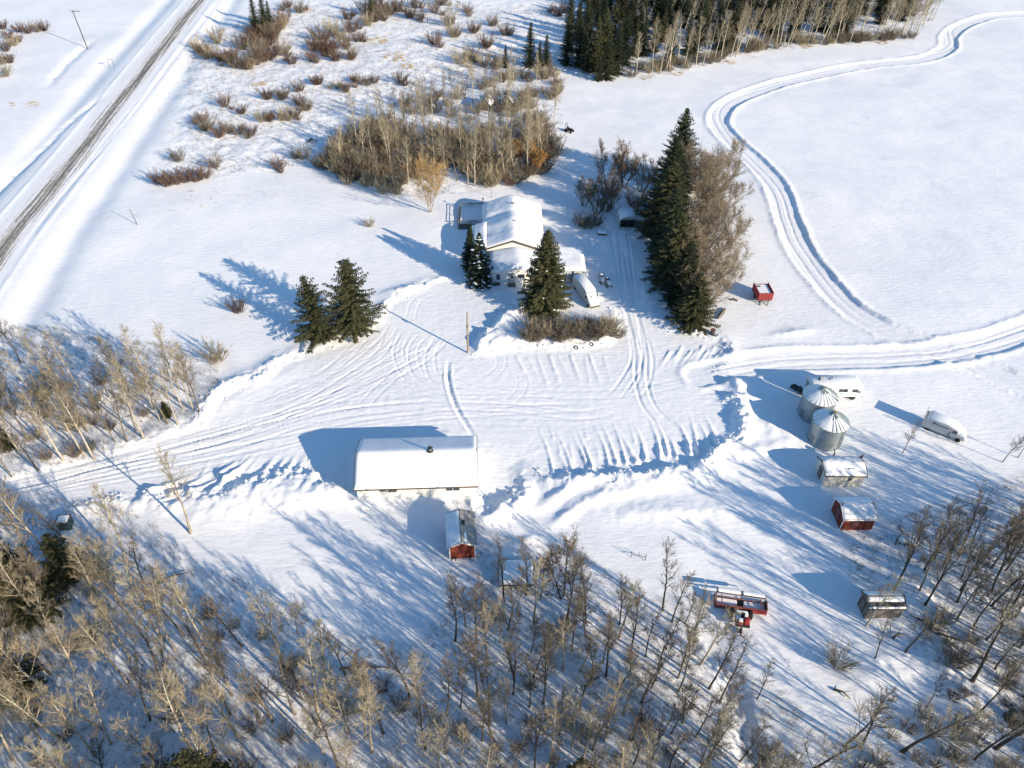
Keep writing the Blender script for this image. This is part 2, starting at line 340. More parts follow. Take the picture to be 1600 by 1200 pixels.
def terrain(X, Y):
    z = .5*fbm(X, Y, 60, 3, 2)+.22*fbm(X, Y, 16, 11, 3)
    a = R(142); xr = X*math.cos(a)+Y*math.sin(a); yr = -X*math.sin(a)+Y*math.cos(a)
    z += .10*fbm(xr*.45, yr, 3.2, 21, 3)
    # marsh upper left: rough hummocks
    for P_, amp in ((W([(290,60),(500,0),(880,0),(880,110),(700,150),(560,180),(470,260),(240,300),(250,240)]), .45),)+tuple((W(q), .40) for q in WOODS):
        ins = inside(X, Y, P_); D = dline(X, Y, P_+P_[:1], 6)[0]
        m = np.where(ins, np.clip(D/3, 0, 1), 0)
        z += m*(amp*.45*fbm(X, Y, 2.2, 31, 3)+amp*.7*fbm(X, Y, 5.5, 37, 2))
    for (px,py,ra,rb,h,ang) in BUMPS:
        cx, cy = G(px, py); t = R(ang); dx = X-cx; dy = Y-cy
        u = (dx*math.cos(t)+dy*math.sin(t))/ra; v = (-dx*math.sin(t)+dy*math.cos(t))/rb
        z += h*np.exp(-(u*u+v*v)*1.3)*(1+.5*fbm(X, Y, 1.3, 41, 2))
    # yard
    ins = inside(X, Y, yardw)
    D = np.full(X.shape, 1e9); Bh = np.zeros(X.shape); n = len(yardw)
    for i in range(n):
        (x0,y0),(x1,y1) = yardw[i], yardw[(i+1)%n]; L = math.hypot(x1-x0, y1-y0); mg = 7
        idx = np.nonzero((X > min(x0,x1)-mg)&(X < max(x0,x1)+mg)&(Y > min(y0,y1)-mg)&(Y < max(y0,y1)+mg))
        if not len(idx[0]): continue
        dx, dy = (x1-x0)/L, (y1-y0)/L; px = X[idx]-x0; py = Y[idx]-y0; t = np.clip(px*dx+py*dy, 0, L)
        d = np.hypot(px-t*dx, py-t*dy); hb = yardh[i]+(yardh[(i+1)%n]-yardh[i])*t/L
        dd = D[idx]; bb = Bh[idx]; b = d < dd; dd[b] = d[b]; bb[b] = hb[b]; D[idx] = dd; Bh[idx] = bb
    sd = np.where(ins, -D, D)+.35*fbm(X, Y, 1.6, 51, 3)
    flat = smoothstep(.5, -.9, sd)
    lump = np.clip(1+np.where(sd < 2.0, 1.1, .35)*fbm(X, Y, 1.7, 61, 3), .3, 2)
    # bank: steep towards the yard, long soft back
    bank = np.where(sd < 1.3, np.exp(-((sd-1.3)/.75)**2), np.exp(-((sd-1.3)/1.9)**2))*Bh*lump
    nearb = np.exp(-((sd-1.1)/1.1)**2)*np.clip(Bh*2, 0, 1)
    ch_ = fbm(X, Y, .75, 73, 2); bank += nearb*.20*np.round(ch_*5)/5*1.6+nearb*.10*fbm(X, Y, .35, 74, 1)
    bank += np.where(np.abs(sd-1.0) < 3, 1, 0)*Bh*.30*np.exp(-((sd-1)/1.3)**2)*fbm(X, Y, .7, 71, 2)
    z = z*(1-.75*flat)-.12*flat+bank
    z += flat*.035*fbm(X, Y, .8, 81, 2)
    # ridges
    for pts, h0, h1, hw in RIDGES:
        D, A, S, L = dline(X, Y, W(smooth_line(pts, 4)), 2)
        m = D < 2
        if m.any():
            t = A[m]/L; z[m] += (h0+(h1-h0)*t**1.5)*np.exp(-(D[m]/(hw*(1+.8*t)))**2)*(1+.7*fbm(X[m], Y[m], .9, 91, 2))
    # trails
    for pts, hw, dep, bk in TRAILS:
        D, A, S, L = dline(X, Y, W(smooth_line(pts, 6)), hw+5)
        m = D < hw+5; d = D[m]+.3*fbm(X[m], Y[m], 2.0, 95, 2); s = S[m]
        f = smoothstep(hw+.25, hw-.45, d)
        rg = np.exp(-((d-hw-.45)/.65)**2)*bk*np.clip(1+.9*fbm(A[m], S[m], 4.2, 97, 2)+.5*fbm(X[m],Y[m],.6,98,2), .2, 2.4)
        z[m] = z[m]*(1-.5*f)-dep*f+rg
    # ruts
    for lst, one in ((RUTS, False), (PATHS, True)):
        for pts, gg, dep, hw in lst:
            D, A, S, L = dline(X, Y, W(smooth_line(pts, 6)), gg+1.6)
            m = D < gg+1.6
            if not m.any(): continue
            a = A[m]; e = np.clip(a/4, 0, 1)*np.clip((L-a)/4, 0, 1)
            d = np.abs(D[m]-gg) if not one else D[m]
            z[m] += e*(-dep*np.exp(-(d/hw)**2)+.45*dep*np.exp(-((d-hw*1.9)/(hw*.7))**2))*(1+.5*fbm(a, S[m], 1.5, 99, 2))
    # highway: flat bed, shallow ditches
    D, A, S, L = dline(X, Y, roadw, 26)
    m = D < 26; d = D[m]; f = smoothstep(7.0, 4.9, d); g = smoothstep(15, 7, d)
    z[m] = z[m]*(1-g)*(1)-.75*np.exp(-((d-12)/3.2)**2)+.35*g+.12*np.exp(-((d-5.6)/.5)**2)*(1+fbm(A[m], S[m], 3, 103, 2))
    # ditch and bank lines left of the highway
    for pts, h, wd in (([(165,150),(110,190),(75,225),(0,290),(-60,345)], -.5, 1.2),([(150,60),(120,85),(95,110),(70,140)], -.5, 1.5),([(345,0),(298,60),(238,140),(160,237),(90,315),(30,400)], -.14, .5),([(330,20),(290,70),(225,150),(150,240),(60,360)], -.09, .3)):
        D, A, S, L = dline(X, Y, W(smooth_line(pts, 5)), 6); m = D < 6
        z[m] += h*np.clip(A[m]/12,0,1)*np.clip((L-A[m])/12,0,1)*np.exp(-(D[m]/wd)**2)*(1+.9*fbm(A[m], S[m], 2, 107, 2))
    # creek bed in the wood lower right
    for pts, h, wd in (([(1100,1010),(1140,1060),(1160,1120),(1180,1220)], -.9, 1.3),([(1500,1080),(1450,1000),(1420,900)], .4, 2.5)):
        D, A, S, L = dline(X, Y, W(smooth_line(pts, 5)), 8); m = D < 8
        z[m] += h*np.exp(-(D[m]/wd)**2)*(1+.9*fbm(X[m], Y[m], 1.2, 109, 2))
    return z
# ground as one sheet, sampled more finely where it is nearer
step = 2.0
us = list((np.arange(-240, 1841, step)-800)/F)
us = [-5,-3.2,-2.3,-1.8,-1.5,-1.3,-1.15,-1.05,-.98,-.93,-.9]+us+[.9,.93,.98,1.05,1.15,1.3,1.5,1.8,2.3,3.2,5]
pys = np.concatenate([np.arange(1420, 350, -step), np.arange(350, -110, -1.0)])
ys = [G(800, p)[1] for p in pys]
ys = [-60,-30,-10,0,8,13,17,19]+[y for y in ys if y > 20]
ys += [ys[-1]+8*1.35**k for k in range(1, 18)]
us = np.array(us); ys = np.array(ys)
YY, UU = np.meshgrid(ys, us, indexing='ij'); XX = UU*(YY*cp+H*sp)
ZZ = terrain(XX, YY)
def hz(x, y):
    i = int(np.clip(np.searchsorted(ys, y)-1, 0, len(ys)-2)); u = x/(y*cp+H*sp)
    j = int(np.clip(np.searchsorted(us, u)-1, 0, len(us)-2))
    a = (y-ys[i])/(ys[i+1]-ys[i]); b = (u-us[j])/(us[j+1]-us[j])
    return float((ZZ[i,j]*(1-b)+ZZ[i,j+1]*b)*(1-a)+(ZZ[i+1,j]*(1-b)+ZZ[i+1,j+1]*b)*a)
def grid_mesh(name, X, Y, Z, m, uv=None):
    nr, nc = X.shape; me = bpy.data.meshes.new(name)
    me.vertices.add(nr*nc); me.vertices.foreach_set('co', np.stack([X, Y, Z], -1).ravel())
    i, j = np.meshgrid(np.arange(nr-1), np.arange(nc-1), indexing='ij'); k = (i*nc+j).ravel()
    q = np.stack([k, k+1, k+nc+1, k+nc], -1).ravel().astype(np.int32); nf = len(k)
    me.loops.add(nf*4); me.loops.foreach_set('vertex_index', q)
    me.polygons.add(nf); me.polygons.foreach_set('loop_start', np.arange(nf, dtype=np.int32)*4)
    me.polygons.foreach_set('use_smooth', np.ones(nf, bool))
    if uv is not None:
        l = me.uv_layers.new(name='UVMap'); U = np.stack(uv, -1).reshape(-1, 2)[q]; l.data.foreach_set('uv', U.ravel())
    me.update(); me.validate(); me.materials.append(m)
    return link(bpy.data.objects.new(name, me))
def snow_ground_mat():
    m = bpy.data.materials.new('snow_ground'); m.use_nodes = True; t = m.node_tree; b = t.nodes['Principled BSDF']
    b.inputs['Roughness'].default_value = .65; b.inputs['Specular IOR Level'].default_value = .2
    tc = t.nodes.new('ShaderNodeTexCoord'); L = t.links.new
    n = t.nodes.new('ShaderNodeTexNoise'); n.inputs['Scale'].default_value = .05; n.inputs['Detail'].default_value = 8
    L(tc.outputs['Object'], n.inputs['Vector'])
    r = t.nodes.new('ShaderNodeValToRGB'); r.color_ramp.elements[0].color = (.74,.765,.785,1); r.color_ramp.elements[1].color = (.805,.82,.825,1)
    r.color_ramp.elements[0].position = .38; r.color_ramp.elements[1].position = .62
    L(n.outputs[0], r.inputs[0]); L(r.outputs[0], b.inputs['Base Color'])
    mp = t.nodes.new('ShaderNodeMapping'); mp.inputs['Rotation'].default_value = (0,0,R(25)); mp.inputs['Scale'].default_value = (.5,1.4,1)
    L(tc.outputs['Object'], mp.inputs[0])
    a = t.nodes.new('ShaderNodeTexNoise'); a.inputs['Scale'].default_value = 1.1; a.inputs['Detail'].default_value = 7; a.inputs['Roughness'].default_value = .62
    L(mp.outputs[0], a.inputs['Vector'])
    bp = t.nodes.new('ShaderNodeBump'); bp.inputs['Strength'].default_value = .7; bp.inputs['Distance'].default_value = .15
    L(a.outputs[0], bp.inputs['Height']); L(bp.outputs[0], b.inputs['Normal'])
    return m
ground = grid_mesh('snow_ground', XX, YY, ZZ, snow_ground_mat()); tag(ground, kind='structure')
# ---- highway strip, draped 4 mm over its bed
def road_mat():
    m = bpy.data.materials.new('gravel_road'); m.use_nodes = True; t = m.node_tree; b = t.nodes['Principled BSDF']; L = t.links.new
    b.inputs['Roughness'].default_value = .8; b.inputs['Specular IOR Level'].default_value = .2
    tc = t.nodes.new('ShaderNodeTexCoord'); sx = t.nodes.new('ShaderNodeSeparateXYZ'); L(tc.outputs['UV'], sx.inputs[0])
    def noise(sc, det, ro=.6):
        mp = t.nodes.new('ShaderNodeMapping'); mp.inputs['Scale'].default_value = sc; L(tc.outputs['UV'], mp.inputs[0])
        n = t.nodes.new('ShaderNodeTexNoise'); n.inputs['Scale'].default_value = 1; n.inputs['Detail'].default_value = det; n.inputs['Roughness'].default_value = ro
        L(mp.outputs[0], n.inputs[0]); return n.outputs[0]
    def math_(op, a, c=None, cl=False):
        n = t.nodes.new('ShaderNodeMath'); n.operation = op; n.use_clamp = cl
        for i, q in enumerate((a, c)):
            if q is None: continue
            if isinstance(q, (int, float)): n.inputs[i].default_value = q
            else: L(q, n.inputs[i])
        return n.outputs[0]
    streak = noise((2.2, .035, 1), 6); fine = noise((5, .5, 1), 5)
    u = sx.outputs[0]                        # metres from the centre line
    band = math_('SUBTRACT', 1.0, math_('MULTIPLY', math_('ABSOLUTE', math_('SUBTRACT', u, 0.5)), .36))   # dirt towards the middle
    v = math_('ADD', math_('MULTIPLY', math_('SUBTRACT', streak, .5), 4.2), math_('MULTIPLY', math_('SUBTRACT', fine, .5), 1.6))
    f = math_('ADD', v, band)
    r = t.nodes.new('ShaderNodeValToRGB'); e = r.color_ramp.elements
    e[0].position = .25; e[0].color = (.76,.76,.77,1); e[1].position = .95; e[1].color = (.17,.16,.145,1)
    x = r.color_ramp.elements.new(.5); x.color = (.50,.47,.42,1); x = r.color_ramp.elements.new(.75); x.color = (.28,.255,.21,1)
    L(f, r.inputs[0]); L(r.outputs[0], b.inputs['Base Color'])
    return m
rp = np.array(roadw); seg = np.hypot(*np.diff(rp, axis=0).T); acc = np.concatenate([[0], np.cumsum(seg)])
aa = np.arange(0, acc[-1], .8); rx = np.interp(aa, acc, rp[:,0]); ry = np.interp(aa, acc, rp[:,1])
tx = np.gradient(rx); ty = np.gradient(ry); tl = np.hypot(tx, ty); tx /= tl; ty /= tl
of = np.linspace(-3.6, 3.6, 17)
RX = rx[:,None]+ty[:,None]*of[None]; RY = ry[:,None]-tx[:,None]*of[None]
# smooth bed height along the road, ground is flattened to .35 there
RZ = np.full(RX.shape, .356)+.03*(1-(of[None]/3.6)**2)
road = grid_mesh('road', RX, RY, RZ, road_mat(), uv=(np.broadcast_to(of[None], RX.shape), np.broadcast_to(aa[:,None], RX.shape))); tag(road, kind='structure')
# ================================================================== buildings
def on(px, py, up=0.):
    """ground point seen at a photo pixel, on the terrain"""
    x, y = G(px, py, 0)
    for _ in range(3): x, y = G(px, py, hz(x, y))
    return (x, y, hz(x, y)+up)
def roof_z(y, hw, he, hr): return hr-(hr-he)*abs(y)/hw
def snow_slab(name, Lx, hw, he, hr, par, thick=.3, y0=None, y1=None, seed=0, round_=.5, n=(40, 26), amp=.05, x0=None, x1=None, roofz=None):
    """snow lying on a gable roof: grid with rounded edges"""
    x0 = -Lx if x0 is None else x0; x1 = Lx if x1 is None else x1
    y0 = -hw if y0 is None else y0; y1 = hw if y1 is None else y1
    gx = np.linspace(x0, x1, n[0]); gy = np.linspace(y0, y1, n[1]); GX, GY = np.meshgrid(gx, gy, indexing='ij')
    rz = (hr-(hr-he)*np.sqrt(GY**2+.12)/hw) if roofz is None else roofz(GX, GY)
    ed = np.minimum(np.minimum(GX-x0, x1-GX), np.minimum(GY-y0, y1-GY))
    t = thick*np.clip(ed/round_, 0, 1)**.5*(1+amp*4*fbm(GX+seed*5, GY, 2.5, seed, 2))
    Z = rz+.02+t+amp*.5*fbm(GX, GY, .6, seed+5, 2)*np.clip(ed, 0, 1)
    b = MB(); nx, ny = n
    top = [(float(GX[i,j]), float(GY[i,j]), float(Z[i,j])) for i in range(nx) for j in range(ny)]
    bot = [(float(GX[i,j]), float(GY[i,j]), float(rz[i,j]-.03 if roofz is None else rz[i,j]-.03)) for i in range(nx) for j in range(ny)]
    N = nx*ny; b.v = top+bot
    for i in range(nx-1):
        for j in range(ny-1):
            k = i*ny+j; b.f += [(k, k+ny, k+ny+1, k+1)]
    rim = [(i,0) for i in range(nx)]+[(nx-1,j) for j in range(1,ny)]+[(i,ny-1) for i in range(nx-2,-1,-1)]+[(0,j) for j in range(ny-2,0,-1)]
    rim = [i*ny+j for i,j in rim]
    for a, c in zip(rim, rim[1:]+rim[:1]): b.f.append((a, a+N, c+N, c))
    return b.build(name, M['snow'], par, smooth=True)
def window(par, side, u, z, w_, h, L, hw, frame='trim', name='window', glass='glass', proud=.04):
    """side: 'f' -y, 'b' +y, 'l' -x, 'r' +x"""
    def bx(mb, a0, a1, z0, z1, d0, d1):
        if side == 'f': mb.box(a0, a1, -hw-d1, -hw-d0, z0, z1)
        elif side == 'b': mb.box(a0, a1, hw+d0, hw+d1, z0, z1)
        elif side == 'l': mb.box(-L-d1, -L-d0, a0, a1, z0, z1)
        else: mb.box(L+d0, L+d1, a0, a1, z0, z1)
    f = MB(); t = .09
    bx(f, u-w_/2, u+w_/2, z, z+t, .003, proud+.02); bx(f, u-w_/2, u+w_/2, z+h-t, z+h, .003, proud+.02)
    bx(f, u-w_/2, u-w_/2+t, z+t, z+h-t, .003, proud+.02); bx(f, u+w_/2-t, u+w_/2, z+t, z+h-t, .003, proud+.02)
    if w_ > 1.0: bx(f, u-.03, u+.03, z+t, z+h-t, .003, proud+.015)
    fo = f.build(name, M[frame], par)
    p = MB(); bx(p, u-w_/2+t*.8, u+w_/2-t*.8, z+t*.8, z+h-t*.8, .004, .025); p.build('pane', M[glass], fo)
    return fo
def door(par, side, u, z, w_, h, L, hw, m='trim', pane=True):
    def bx(mb, a0, a1, z0, z1, d0, d1):
        if side == 'f': mb.box(a0, a1, -hw-d1, -hw-d0, z0, z1)
        elif side == 'l': mb.box(-L-d1, -L-d0, a0, a1, z0, z1)
        else: mb.box(L+d0, L+d1, a0, a1, z0, z1)
    d = MB(); bx(d, u-w_/2, u+w_/2, z, z+h, .003, .05); do = d.build('door', M[m], par)
    f = MB()
    for a0, a1, z0, z1 in ((u-w_/2-.09, u-w_/2-.003, z, z+h+.09),(u+w_/2+.003, u+w_/2+.09, z, z+h+.09),(u-w_/2, u+w_/2, z+h+.003, z+h+.09)): bx(f, a0, a1, z0, z1, .003, .07)
    f.build('door_frame', M['brown'], do)
    if pane: p = MB(); bx(p, u-w_*.28, u+w_*.28, z+h*.52, z+h*.85, .052, .06); p.build('pane', M['glass'], do)
    k = MB(); bx(k, u+w_*.36, u+w_*.42, z+h*.45, z+h*.5, .052, .1); k.build('handle', M['steel'], do)
    return do
def gable(name, label, cat, c, ang, L, W_, he, hr, wall, roof='snow', snow=.3, over=.35, seed=1, zoff=0., snow_args=None, corner=True, group=None):
    """ridge along local x; L, W_ full sizes"""
    t = thing(name, label, cat, (c[0], c[1], c[2]+zoff), ang, group); l = L/2; h = W_/2
    MB().prism([(-h,-.6),(h,-.6),(h,he),(0,hr-.02),(-h,he)], -l, l).build('wall', M[wall], t)
    s = (hr-he)/h; yo = h+over; zo = he-s*over; th = .1
    r = MB()
    r.prism([(0,hr),(yo,zo),(yo,zo+th),(0,hr+th),(-yo,zo+th),(-yo,zo)], -l-over, l+over)
    ro = r.build('roof', M[roof], t)
    f = MB()
    for sx in (-1, 1):
        x = sx*(l+over)
        for sy in (-1, 1):
            x0, x1 = (x+.003, x+.05) if sx > 0 else (x-.05, x-.003)
            f.hexa([(x0,sy*yo,zo-.08),(x1,sy*yo,zo-.08),(x1,sy*.003,hr-.08),(x0,sy*.003,hr-.08),(x0,sy*yo,zo+th+.02),(x1,sy*yo,zo+th+.02),(x1,sy*.003,hr+th+.02),(x0,sy*.003,hr+th+.02)])
    build_each(f, 'bargeboard', M['brown'] if wall != 'red_wall' else M['trim'], ro)
    g = MB()
    for sy in (-1, 1): y = sy*(yo+.003); g.box(-l-over, l+over, min(y,y+sy*.04), max(y,y+sy*.04), zo-.1, zo+th)
    build_each(g, 'fascia', M['brown'] if wall != 'red_wall' else M['trim'], ro)
    if corner:
        k = MB()
        for sx in (-1,1):
            for sy in (-1,1): k.box(min(sx*(l+.003),sx*(l+.04)), max(sx*(l+.003),sx*(l+.04)), min(sy*(h-.14),sy*h), max(sy*(h-.14),sy*h), -.5, he-.05)
        build_each(k, 'corner_board', M['trim'], t)
    if snow:
        a = dict(thick=snow, seed=seed); a.update(snow_args or {})
        snow_slab('roof_snow', l+over-.04, yo-.03, zo+th, hr+th, t, **a)
    return t
# ---- workshop
k = 1.143
fl = G(553,766,2.9); fr = G(748,760,2.9); bl = G(560,687,2.9); br = G(746,681,2.9)
cx = (fl[0]+fr[0]+bl[0]+br[0])/4; cy = (fl[1]+fr[1]+bl[1]+br[1])/4
ang = math.atan2(fr[1]-fl[1], fr[0]-fl[0]); Ls = math.hypot(fr[0]-fl[0], fr[1]-fl[1]); Ws = math.hypot(bl[0]-fl[0], bl[1]-fl[1])
zc = hz(cx, cy-Ws*.55)
sh = gable('workshop', 'long white workshop with a thick blanket of snow on its roof beside the ploughed yard', 'workshop', (cx,cy,.0), ang, Ls-.8, Ws-.7, 3.0, 4.9, 'white_wall', 'old_metal', .28, .38, 3,
           snow_args=dict(n=(70,40), amp=.035, round_=.35))
L2, H2 = (Ls-.8)/2, (Ws-.7)/2
window(sh, 'f', L2-3.0, 1.75, 2.0, .75, L2, H2); window(sh, 'f', -L2+4.6, 1.75, 1.2, .7, L2, H2); window(sh, 'r', -1.5, 1.3, 1.1, .9, L2, H2)
door(sh, 'r', 1.8, .1, 1.0, 2.05, L2, H2, pane=False)
door(sh, 'l', 0, .0, 4.2, 2.7, L2, H2, m='dull_white', pane=False)
b = MB(); y = -H2-.47; b.box(-L2+3.0, -L2+3.9, y, y+.06, 2.55, 2.78); b.box(-L2+4.6, -L2+4.9, y-.03, y+.03, 2.5, 2.86); b.box(-L2+3.9,-L2+5.4,y-.02,y+.03,2.60,2.68); b.box(-L2+5.0,-L2+5.3,y-.05,y+.02,2.52,2.8)
build_each(b, 'broken_gutter', M['brown'], sh)
b = MB(); xc = 1.9; b.cyl((xc,-.15),.22,4.7,5.75,14); ch = b.build('chimney', M['galv'], sh)
MB().cyl((xc,-.15),.36,5.78,5.90,14,.12).build('chimney_cap', M['steel'], ch); MB().torus((xc,-.15,5.2),.34,.09,16,6).build('flashing', M['steel'], ch)
# ---- red shed on wheels
a0 = G(699,858,2.5); a1 = G(747,855,2.5); b0 = G(718,797,3.35); bf = G(722,850,3.35)
ang = math.atan2(b0[1]-bf[1], b0[0]-bf[0]); wd = math.hypot(a1[0]-a0[0], a1[1]-a0[1]); ln = math.hypot(b0[0]-bf[0], b0[1]-bf[1])
cx = (b0[0]+bf[0])/2; cy = (b0[1]+bf[1])/2
rs = gable('wheeled_shed', 'small red gabled shed on axles with bare metal roof below the white workshop', 'shed', (cx,cy,hz(cx,cy)+.35), ang, ln-.5, wd-.5, 2.25, 3.05, 'red_wall', 'old_metal', 0, .28, 4)
l_, h_ = (ln-.5)/2, (wd-.5)/2; s_ = (3.05-2.25)/h_; yo = h_+.28; zo = 2.25-s_*.28
snow_slab('roof_snow', l_+.22, yo, zo+.1, 3.15, rs, thick=.10, y0=.03, y1=yo-.02, seed=8, n=(30,14), round_=.2)
snow_slab('roof_snow_patch', l_+.22, yo, zo+.1, 3.15, rs, thick=.05, y0=-.7, y1=-.05, x0=-l_-.2, x1=-l_+1.7, seed=9, n=(16,10), round_=.3)
b = MB(); b.box(.2,.75,-.55,-.2,2.98,3.22); b.build('roof_hatch', M['steel'], rs)
b = MB(); b.box(-l_-.5,l_,-h_*.6,-h_*.6+.12,-.2,-.02); b.box(-l_-.5,l_,h_*.6-.12,h_*.6,-.2,-.02); build_each(b, 'skid', M['steel'], rs)
for sy in (-1,1):
    for x in (-l_+.15, l_-1.0): MB().wheel((x, sy*h_*.62, -.12), .24, .2, 'y', 16).build('wheel', M['black'], rs)
# ---- grain bins
def bin_(name, label, c, rad, hw_, hr_, seed, ysc):
    t = thing(name, label, 'grain bin', c, R(seed*23), 'corrugated grain bins'); nseg = 48
    b = MB(); zs = np.linspace(-.5, hw_, 34)
    for i, z in enumerate(zs):
        rr = rad*(1+(.006 if i%2 else -.004)); b.v += [(rr*math.cos(2*math.pi*q/nseg), rr*math.sin(2*math.pi*q/nseg), float(z)) for q in range(nseg)]
    for i in range(33):
        for q in range(nseg): b.f.append((i*nseg+q, i*nseg+(q+1)%nseg, (i+1)*nseg+(q+1)%nseg, (i+1)*nseg+q))
    b.build('bin_wall', M['galv'], t)
    b = MB(); ro = rad*1.05; nr = 48
    b.v = [((ro if lv == 0 else .28)*math.cos(2*math.pi*q/nr), (ro if lv == 0 else .28)*math.sin(2*math.pi*q/nr), (hw_-.08 if lv == 0 else hr_)+(.0)) for lv in (0,1) for q in range(nr)]
    b.f = [(q,(q+1)%nr,nr+(q+1)%nr,nr+q) for q in range(nr)]+[tuple(range(nr,2*nr))]
    for q in range(24):
        a = 2*math.pi*q/24; cs, sn = math.cos(a), math.sin(a)
        b.tube([(ro*cs,ro*sn,hw_-.05),(.3*cs,.3*sn,hr_+.03)], .045, 4)
    rf = b.build('roof', M['galv'], t)
    b = MB(); b.cyl((0,0),.32,hr_-.1,hr_+.18,16); b.cyl((0,0),.40,hr_+.185,hr_+.30,16,.05); cpp = b.build('roof_cap', M['galv_rib'], t)
    if seed == 2: MB().box(.12,.30,-.2,.1,hr_+.22,hr_+.42).build('lid_handle', M['yellow'], cpp)
    b = MB(); q2 = random.Random(seed)
    rz = -R(seed*23)
    for q in range(24):                 # snow left between the ribs
        a = 2*math.pi*(q+.5)/24; wa = math.degrees(a-rz) % 360
        if 330 < wa or wa < 88: continue
        full = 88 < wa < 235
        r0 = .42 if full else q2.uniform(.5,1.0); hw2 = math.pi/24*(.97 if full else q2.uniform(.6,.85)); r1 = ro*.99
        def pt(r, aa, up): zz = hw_-.08+(hr_-hw_+.08)*(ro-r)/(ro-.28); return (r*math.cos(aa), r*math.sin(aa), zz+up)
        m = 5; th = .09 if full else .06
        vs_ = []
        for i in range(m+1):
            r = r0+(r1-r0)*i/m; e = .25 if i in (0,m) else 1
            vs_ += [pt(r,a-hw2,.01), pt(r,a-hw2*.8,.01+th*e), pt(r,a+hw2*.8,.01+th*e), pt(r,a+hw2,.01)]
        fs = [(4*i+j, 4*i+j+1, 4*i+j+5, 4*i+j+4) for i in range(m) for j in range(3)]
        b.add(vs_, fs)
    b.build('roof_snow', M['snow'], t, smooth=False)
    b = MB(); a = R(200)-t.rotation_euler[2]; b.hexa([tuple(Vector((math.cos(a+da)*rr_, math.sin(a+da)*rr_, z))) for z in (.4, 1.7) for da, rr_ in ((-.15,rad+.0),(-.15,rad+.06),(.15,rad+.06),(.15,rad))]).build('hatch', M['galv_rib'], t)
    b = MB()
    for dz in range(12): b.box(-.2,.2,0,.03,.4+dz*.3,.44+dz*.3)
    b.box(-.23,-.19,0,.04,.1,hw_-.1); b.box(.19,.23,0,.04,.1,hw_-.1)
    lo = b.build('ladder', M['galv_rib'], t); aa = R(300)-t.rotation_euler[2]; lo.location = (math.cos(aa)*(rad+.02), math.sin(aa)*(rad+.02), 0); lo.rotation_euler = (0,0,aa-math.pi/2)
    return t
hb = 4.0
tp = G(1303,641,hb+1.3); tp = G(1303,646,hb+1.2+hz(tp[0],tp[1]+5)); c1 = (tp[0], tp[1]); bin_('grain_bin', 'nearer corrugated steel grain bin with dark ribs showing through the roof snow', (c1[0],c1[1],hz(c1[0],c1[1]+5)-.1), 2.5, hb, hb+1.3, 2, 1)
tp = G(1286,603,hb+1.3); tp = G(1286,607,hb+1.2+hz(tp[0],tp[1]+5)); c2 = (tp[0], tp[1]); bin_('grain_bin', 'farther corrugated steel grain bin, next to the white motorhome', (c2[0],c2[1],hz(c2[0],c2[1]+5)-.1), 2.5, hb, hb+1.3, 5, 1)
p = G(1302,713); b = MB(); b.tube([(0,0,-.2),(0,0,1.0)],.09,8); b.tube([(0,0,1.0),(.0,.5,1.3)],.07,8)
tag(b.build('auger_spout', M['black'], loc=(p[0],p[1],hz(*p))), 'short black spout standing in front of the nearer grain bin', 'spout')
# ---- white weathered granary
def by_px(fl_, fr_, bl_, he):
    a = G(*fl_, he); b_ = G(*fr_, he); h0 = hz(a[0]*.5+b_[0]*.5, a[1]); a = G(*fl_, he+h0); b_ = G(*fr_, he+h0); c = G(*bl_, he+h0)
    ang = math.atan2(b_[1]-a[1], b_[0]-a[0]); L = math.hypot(b_[0]-a[0], b_[1]-a[1]); W_ = abs(-(c[0]-a[0])*math.sin(ang)+(c[1]-a[1])*math.cos(ang))
    cx = (a[0]+b_[0])/2-math.sin(ang)*W_/2; cy = (a[1]+b_[1])/2+math.cos(ang)*W_/2
    return (cx, cy, hz(cx, cy-W_*.7)), ang, L, W_
c, ang, L, W_ = by_px((1290,742),(1356,743),(1283,712),2.5)
ws = gable('granary', 'white weathered granary with patchy snowy roof, just below the grain bins', 'granary', c, ang, L-.4, W_-.3, 2.35, 3.2, 'cream', 'cream', .16, .2, 12, snow_args=dict(amp=.2))
window(ws, 'f', .8, 1.3, .5, .5, (L-.4)/2, (W_-.3)/2, frame='grey_wood'); door(ws, 'l', 0, .1, .9, 1.9, (L-.4)/2, (W_-.3)/2, m='grey_wood', pane=False)
b = MB()
for x in (.4,.62,1.0): b.box(x,x+.14,-W_*.28,-W_*.2,2.78,2.98)
build_each(b, 'roof_vent', M['steel'], ws)
b = MB(); b.hexa([(L/2-.2,W_/2-.5,2.3),(L/2+.4,W_/2-.3,2.3),(L/2+.4,W_/2+.1,2.3),(L/2-.2,W_/2,2.3),(L/2-.1,W_/2-.5,2.9),(L/2+.45,W_/2-.3,3.1),(L/2+.45,W_/2-.2,3.1),(L/2-.1,W_/2-.4,2.9)]).build('loose_roof_sheet', M['steel'], ws)
# ---- red granary
c, ang, L, W_ = by_px((1319,812),(1372,812),(1313,776),2.3)
gr = gable('granary', 'red board granary with snow on its roof, below the white one', 'granary', c, ang, L-.3, W_-.3, 2.3, 3.2, 'red_wall', 'old_metal', .13, .18, 14, snow_args=dict(amp=.1, n=(30,20)))
door(gr, 'l', 0, .2, .9, 1.8, (L-.3)/2, (W_-.3)/2, m='rust_red', pane=False); door(gr, 'f', -.4, .7, .8, .9, (L-.3)/2, (W_-.3)/2, m='rust_red', pane=False)
